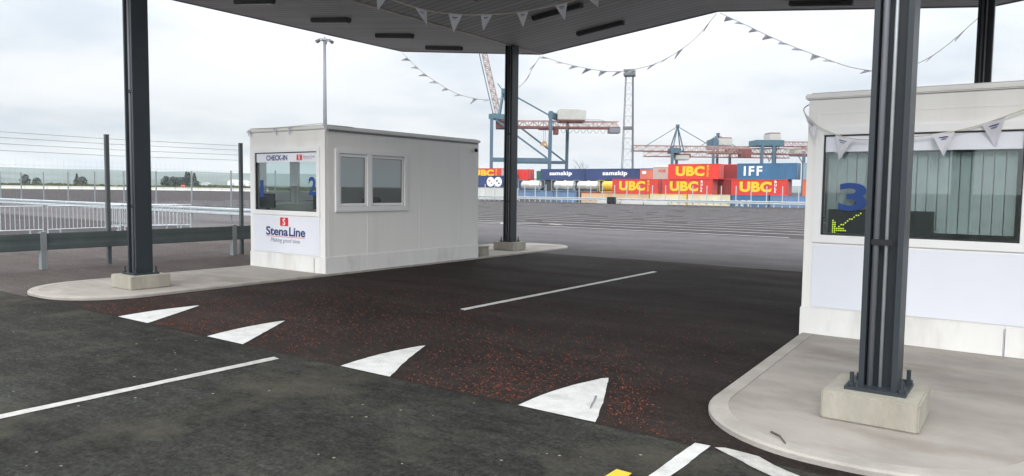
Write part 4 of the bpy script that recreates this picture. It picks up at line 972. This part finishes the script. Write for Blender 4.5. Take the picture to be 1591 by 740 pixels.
# --- three lower cranes to the right, booms lowered
def low_crane(u, D, label, legs, apex, girders, house, hm, stays, col='crane_blue', platform=None, ug=None, trolley=None):
    c, P, s = crane_root(u, D, label)
    for (ul, vt, yy) in legs: MB().bar(((ul - u) * s, yy, -2.2), P(ul, vt, yy), 1.15).build('leg', col, c)
    if apex:
        ua, va, feet = apex; b = MB()
        for (uf, vf) in feet:
            for yy in (1, 8): b.bar(P(uf, vf, yy), P(ua, va, 4.5), .42)
        m_ = P(ua, va, 4.5); b.box(m_[0] - .7, m_[0] + .7, 3.6, 5.4, m_[2] - .4, m_[2] + .6); b.build('a_frame', col, c)
    for (u0_, u1_, v_, h_, n_) in girders:
        b = MB(); lattice(b, P(u0_, v_, 4.5), P(u1_, v_, 4.5), 4.5, h_, int(n_ * .62), .2); o = b.build('girder', 'crane_pale', c)
        MB().bar(P(u0_, v_, 2.1), P(u1_, v_, 2.1), .4, .42).build('chord', 'crane_red', o)
    if house:
        (ua, va), (ub_, vb) = house; q, w2 = P(ua, va, 1), P(ub_, vb, 9)
        o = MB().box(q[0], w2[0], q[1], w2[1], q[2], w2[2]).build('machinery_house', hm, c, bevel=.15)
        MB().box(q[0] + .3, w2[0] - .3, 1.4, 8.6, w2[2] + .002, w2[2] + .5).build('roof', 'crane_red' if hm == 'crane_white' else 'crane_white', o)
    for (a, b_) in stays: MB().bar(P(*a, 4.5), P(*b_, 4.5), .3).build('stay', col, c)
    if platform:
        (ua, va), (ub_, vb) = platform; q, w2 = P(ua, va, 0), P(ub_, vb, 11); MB().box(q[0], w2[0], q[1], w2[1], q[2], w2[2]).build('cross_beam', 'crane_teal', c, bevel=.1)
    if trolley:
        (ua, va), (ub_, vb) = trolley; q, w2 = P(ua, va, 2), P(ub_, vb, 7); MB().box(q[0], w2[0], q[1], w2[1], q[2], w2[2]).build('trolley', 'crane_red', c, bevel=.1)
    return c, P, s
cA, PA, sA = low_crane(1052, 340, 'blue quay crane with a pointed frame and lowered lattice boom above the bright red container',
    [(1041.5, 228, 0), (1058, 240, 13)], (1052, 196, [(1043, 233), (1060, 236)]), [(982, 1168, 236, 2.6, 40)], ((1048, 249), (1069, 242)), 'crane_white',
    [((1052, 197), (1001, 229)), ((1052, 197), (1100, 224))], ug=None, trolley=((1047, 246), (1072, 239.5)))
MB().box(*[k for pr_ in zip(PA(1040, 239, 0), PA(1055, 231, 9)) for k in pr_]).build('cross_beam', 'crane_blue', cA, bevel=.1)
MB().bar(PA(980, 237.5, 4.5), PA(984, 231, 4.5), 1.0).build('boom_tip', 'crane_white', cA)
cB, PB_, sB = low_crane(1115, 375, 'farther blue quay crane with a white machinery house, right of the pointed one',
    [(1105, 216, 0), (1122, 228, 13), (1136, 236, 6)], (1115, 209, [(1106, 226), (1120, 226)]), [(1000, 1225, 245, 2.4, 40)], ((1113, 227), (1135, 216)), 'crane_white',
    [((1115, 210), (1088, 228)), ((1115, 210), (1150, 232))], trolley=((1128, 240), (1152, 231)))
MB().box(*[k for pr_ in zip(PB_(1101, 233, 0), PB_(1113, 218, 9)) for k in pr_]).build('cross_beam', 'crane_blue', cB, bevel=.1)
cC, PC, sC = low_crane(1205, 330, 'teal quay crane with flat top beam and pale house above the blue container',
    [(1198, 226, 0), (1212, 224, 10), (1180, 226, 0)], None, [(1100, 1300, 240.5, 2.6, 40)], ((1192, 219), (1210, 209)), 'crane_white',
    [((1183, 229), (1197, 250)), ((1212, 228), (1196, 252))], col='crane_blue', platform=((1171, 228), (1214, 219)), trolley=((1150, 246), (1166, 233)))
cD, PD, sD = low_crane(1262, 360, 'grey quay crane almost hidden behind the booth marked 3',
    [(1245, 236, 0), (1272, 236, 8)], None, [(1215, 1330, 229, 2.4, 26)], ((1232, 240), (1262, 233)), 'crane_white', [((1240, 240), (1250, 256))], platform=((1234, 243), (1280, 240)))
MB().box(*[k for pr_ in zip(PD(1250, 234, 2), PD(1262, 227, 8)) for k in pr_]).build('cab', 'crane_white', cD)

# ------------------------------------------------------------------ lighting masts
tw = empty('lattice_mast', (-77.7, 154.0, -1.5), R(20), 'slim lattice floodlight tower rising above the navy and salmon containers', 'light tower')
def tw_w(z): return 1.4 - 0.6 * min(1, z / 30)
HT = 30.0
for i in (-1, 1):
    for j in (-1, 1):
        MB().bar((i * tw_w(0), j * tw_w(0), 0), (i * tw_w(HT), j * tw_w(HT), HT), .1 if (i, j) != (1, -1) else .22).build('leg', 'tower_steel', tw)
lb_ = MB(); nz_k = 12
for k in range(nz_k):
    za, zb = HT * k / nz_k, HT * (k + 1) / nz_k; a, b = tw_w(za), tw_w(zb)
    cs = lambda w_, z_: [(-w_, -w_, z_), (w_, -w_, z_), (w_, w_, z_), (-w_, w_, z_)]
    A1, B1_ = cs(a, za), cs(b, zb)
    for q in range(4):
        lb_.bar(A1[q], B1_[(q + 1) % 4], .035); lb_.bar(B1_[q], B1_[(q + 1) % 4], .04)
lb_.build('bracing', 'tower_steel', tw)
MB().box(-1.1, 1.1, -1.1, 1.1, 17.0, 17.6).build('platform', 'tower_steel', tw); MB().box(-1.25, 1.25, -1.25, 1.25, HT - .9, HT - .3).build('platform', 'tower_steel', tw)
for i in range(-3, 4):
    for yy in (-1.2, 1.2): MB().box(i * .36 - .14, i * .36 + .14, yy - .12, yy + .12, HT, HT + .5).build('floodlight', 'tower_steel', tw)
MB().bar((-1.2, -1.2, HT - .1), (1.2, -1.2, HT - .1), .1).bar((-1.2, 1.2, HT - .1), (1.2, 1.2, HT - .1), .1).build('light_rail', 'tower_steel', tw)
hm_ = empty('light_mast', (-87.6, 73.9, 0), 0, 'tall slender grey light mast rising behind the booth marked 1 and 2', 'light mast')
MB().tube([(0, 0, 0), (0, 0, 23.4)], .36, 12, r2=.2).build('pole', 'mast_steel', hm_, smooth=True)
ring = MB(); ring.tube([(.9 * math.cos(i * .5236), .9 * math.sin(i * .5236), 23.3) for i in range(13)], .06, 5)
for i in range(4): ring.bar((0, 0, 23.35), (.9 * math.cos(i * 1.571), .9 * math.sin(i * 1.571), 23.3), .08)
ring.tube([(0, 0, 23.2), (0, 0, 23.75)], .25, 8, r2=.1); ring.build('ring', 'mast_steel', hm_)
for i in range(6):
    a = i * 1.0472 + .3; x_, y_ = 1.05 * math.cos(a), 1.05 * math.sin(a)
    MB().bar((x_ * .85, y_ * .85, 23.3), (x_ * 1.3, y_ * 1.3, 23.0), .55, .2).build('floodlight', 'mast_steel', hm_)

# ------------------------------------------------------------------ vegetation and far buildings
def bare_tree(x, y, z, h, label, seed):
    t_ = empty('bare_tree', (x, y, z), 0, label, 'tree', 'bare trees'); rn = random.Random(seed); tr = MB(); cw = MB()
    tr.tube([(0, 0, 0), (.1, 0, h * .35), (0, .1, h * .6)], .22, 6, r2=.1); tr.build('trunk', 'bark', t_)
    def br(p, d, L_, r_, n):
        e = p + d * L_; cw.tube([p, e], r_, 4, r2=r_ * .6, cap=False)
        if n == 0: return
        for _ in range(3):
            nd = (d + Vector((rn.uniform(-.8, .8), rn.uniform(-.8, .8), rn.uniform(-.2, .5)))).normalized(); br(p + d * L_ * rn.uniform(.5, 1), nd, L_ * .68, r_ * .6, n - 1)
    for k in range(6): br(Vector((0, 0, h * (.3 + .05 * k))), Vector((rn.uniform(-1, 1), rn.uniform(-1, 1), 1.1)).normalized(), h * .2, .06, 3)
    cw.build('crown', 'bark', t_); return t_
for i, (u_, D_, h_) in enumerate(((897, 215, 11.5), (913, 212, 8.5), (922, 220, 8.2))):
    p = c0 + VF * D_ + VR * ((u_ - 795.5) / 1142.6 * D_)
    bare_tree(p.x, p.y, gz(p.x, p.y), h_, ('tallest bare tree behind the navy containers, right of the big crane', 'small bare tree behind the left navy container', 'bare tree behind the join of the two navy containers')[i], i + 3)
def leafy_tree(h, w, seed, conifer=False):
    t_ = empty('tree', (0, 0, 0)); rn = random.Random(seed)
    MB().tube([(0, 0, 0), (0, 0, h * .6)], .3, 6, r2=.12).build('trunk', 'bark', t_)
    b = MB()
    for k in range(420):
        z = rn.uniform(.12, 1); wr_ = (1 - z) * 1.0 + .08 if conifer else math.sin(math.pi * min(1, z * .9 + .08)) ** .6
        a = rn.uniform(0, 6.283); rr = w * wr_ * math.sqrt(rn.random()) * (1 + .3 * noise.noise(Vector((a, z * 3, seed))))
        p = Vector((rr * math.cos(a), rr * math.sin(a), z * h)); s_ = rn.uniform(.35, .8)
        n_ = Vector((rn.gauss(0, 1), rn.gauss(0, 1), rn.gauss(0, 1))).normalized(); u_ = n_.orthogonal().normalized(); v_ = n_.cross(u_)
        b.face([p + u_ * s_, p + v_ * s_ * .7, p - u_ * s_, p - v_ * s_ * .7])
    b.build('crown', 'leaf_dark', t_); return t_
protos = [leafy_tree(8, 3.6, 1), leafy_tree(9.5, 2.7, 2, True), leafy_tree(7, 4.0, 3)]
spots = [(258, 0, .8), (263, 2, .85), (269, 0, .8), (275, 2, .85), (281, 0, .8), (286, 2, .9), (290, 1, 1.0), (294, 1, .95), (298, 2, .85), (302, 1, .95), (305, 2, .6), (40, 0, .8), (58, 2, .7), (120, 1, .8), (128, 2, .8)]
used = set()
for i, (u_, k_, sc_) in enumerate(spots):
    D_ = 430 + (i * 37 % 50); p = c0 + VF * D_ + VR * ((u_ - 795.5) / 1142.6 * D_)
    t_ = protos[k_] if k_ not in used else copy_tree(protos[k_]); used.add(k_)
    t_.location = (p.x, p.y, -.2); t_.rotation_euler = (0, 0, i * 1.3); t_.scale = (sc_,) * 3
    tag(t_, ('dark round crowned tree in the far clump at the left horizon', 'dark pointed conifer in the far clump at the left horizon', 'dark spreading tree in the far clump at the left horizon')[k_] if u_ > 240 else ('dark tree on the far scrub left of the clump of trees'), 'tree', 'far trees at the left horizon')
sc_b = MB(); rn = random.Random(77)
for k in range(5200):
    a = R(rn.uniform(40, 92)); rr = rn.uniform(235, 520); x, y = -math.sin(a) * rr, math.cos(a) * rr
    if x > -150: continue
    h_ = (.25 + 1.3 * max(0, noise.noise(Vector((x * .02, y * .02, 1))) + .35)) * rn.uniform(.5, 1.1)
    for q in range(3):
        t_ = rn.uniform(0, 3.14); w_ = rn.uniform(.8, 1.8); dx_, dy_ = math.cos(t_) * w_, math.sin(t_) * w_
        sc_b.face([(x - dx_, y - dy_, 0), (x + dx_, y + dy_, 0), (x + dx_ * .6 + rn.uniform(-.3, .3), y + dy_ * .6, h_), (x - dx_ * .5, y - dy_ * .5, h_ * rn.uniform(.8, 1.2))])
o = sc_b.build('scrub', 'scrub_green'); o['kind'] = 'stuff'; o['label'] = 'low green scrub across the far left field'; o['category'] = 'scrub'
def shed(u_, D_, w, d, h, m, label):
    p = c0 + VF * D_ + VR * ((u_ - 795.5) / 1142.6 * D_); s_ = empty('warehouse', (p.x, p.y, 0), R(35.6) + .2, label, 'building', 'far white sheds')
    MB().box(-w / 2, w / 2, 0, d, 0, h).build('wall', m, s_)
    b = MB(); n = 10; pr_ = [(-w / 2 - .3 + (w + .6) * i / n, h + .05 + h * .35 * math.sin(math.pi * i / n)) for i in range(n + 1)]
    b.v = [(x, -.3, z) for x, z in pr_] + [(x, d + .3, z) for x, z in pr_]; b.f = [(i, i + 1, n + 2 + i, n + 1 + i) for i in range(n)] + [tuple(range(n + 1))[::-1], tuple(range(n + 1, 2 * n + 2))]
    b.build('roof', m, s_); MB().box(-w * .15, w * .15, -.08, -.01, 0, h * .7).build('door', 'shed_grey', s_)
shed(362, 640, 9, 14, 4.6, 'shed_white', 'white round roofed shed at the left horizon beside the booth')
shed(379, 660, 8, 12, 4.2, 'shed_white', 'white shed at the left horizon half hidden by the booth')
shed(318, 700, 7, 10, 2.6, 'shed_grey', 'low grey shed on the left horizon between two fence posts')
shed(400, 620, 12, 12, 4.0, 'shed_white', 'white shed at the horizon seen through the booth window')
# red car behind the far barriers
ca = empty('parked_car', (-284, 166.0, 0), -.5, 'small red car parked beyond the far concrete barriers', 'car')
b = MB(); pf = [(-2, .3), (-2.05, .75), (-1.3, .9), (-.8, 1.42), (.75, 1.45), (1.35, .95), (2.0, .8), (2.02, .3)]
for yy in (-.82, .82): b.v += [(x, yy * (.88 if z > 1.2 else 1), z) for x, z in pf]
n = len(pf); b.f = [(i, i + 1, n + i + 1, n + i) for i in range(n - 1)] + [tuple(range(n))[::-1], tuple(range(n, 2 * n)), (n - 1, 0, n, 2 * n - 1)]
b.build('body', 'car_red', ca)
for sx_ in (-1.25, 1.3):
    for sy_ in (-.8, .8): MB().tube([(sx_, sy_ - .1, .32), (sx_, sy_ + .1, .32)], .32, 14).build('wheel', 'tyre', ca)
for sy_ in (-.79, .79): MB().box(-.75, .7, sy_ - .02, sy_ + .02, .95, 1.3).build('window', 'car_glass', ca)
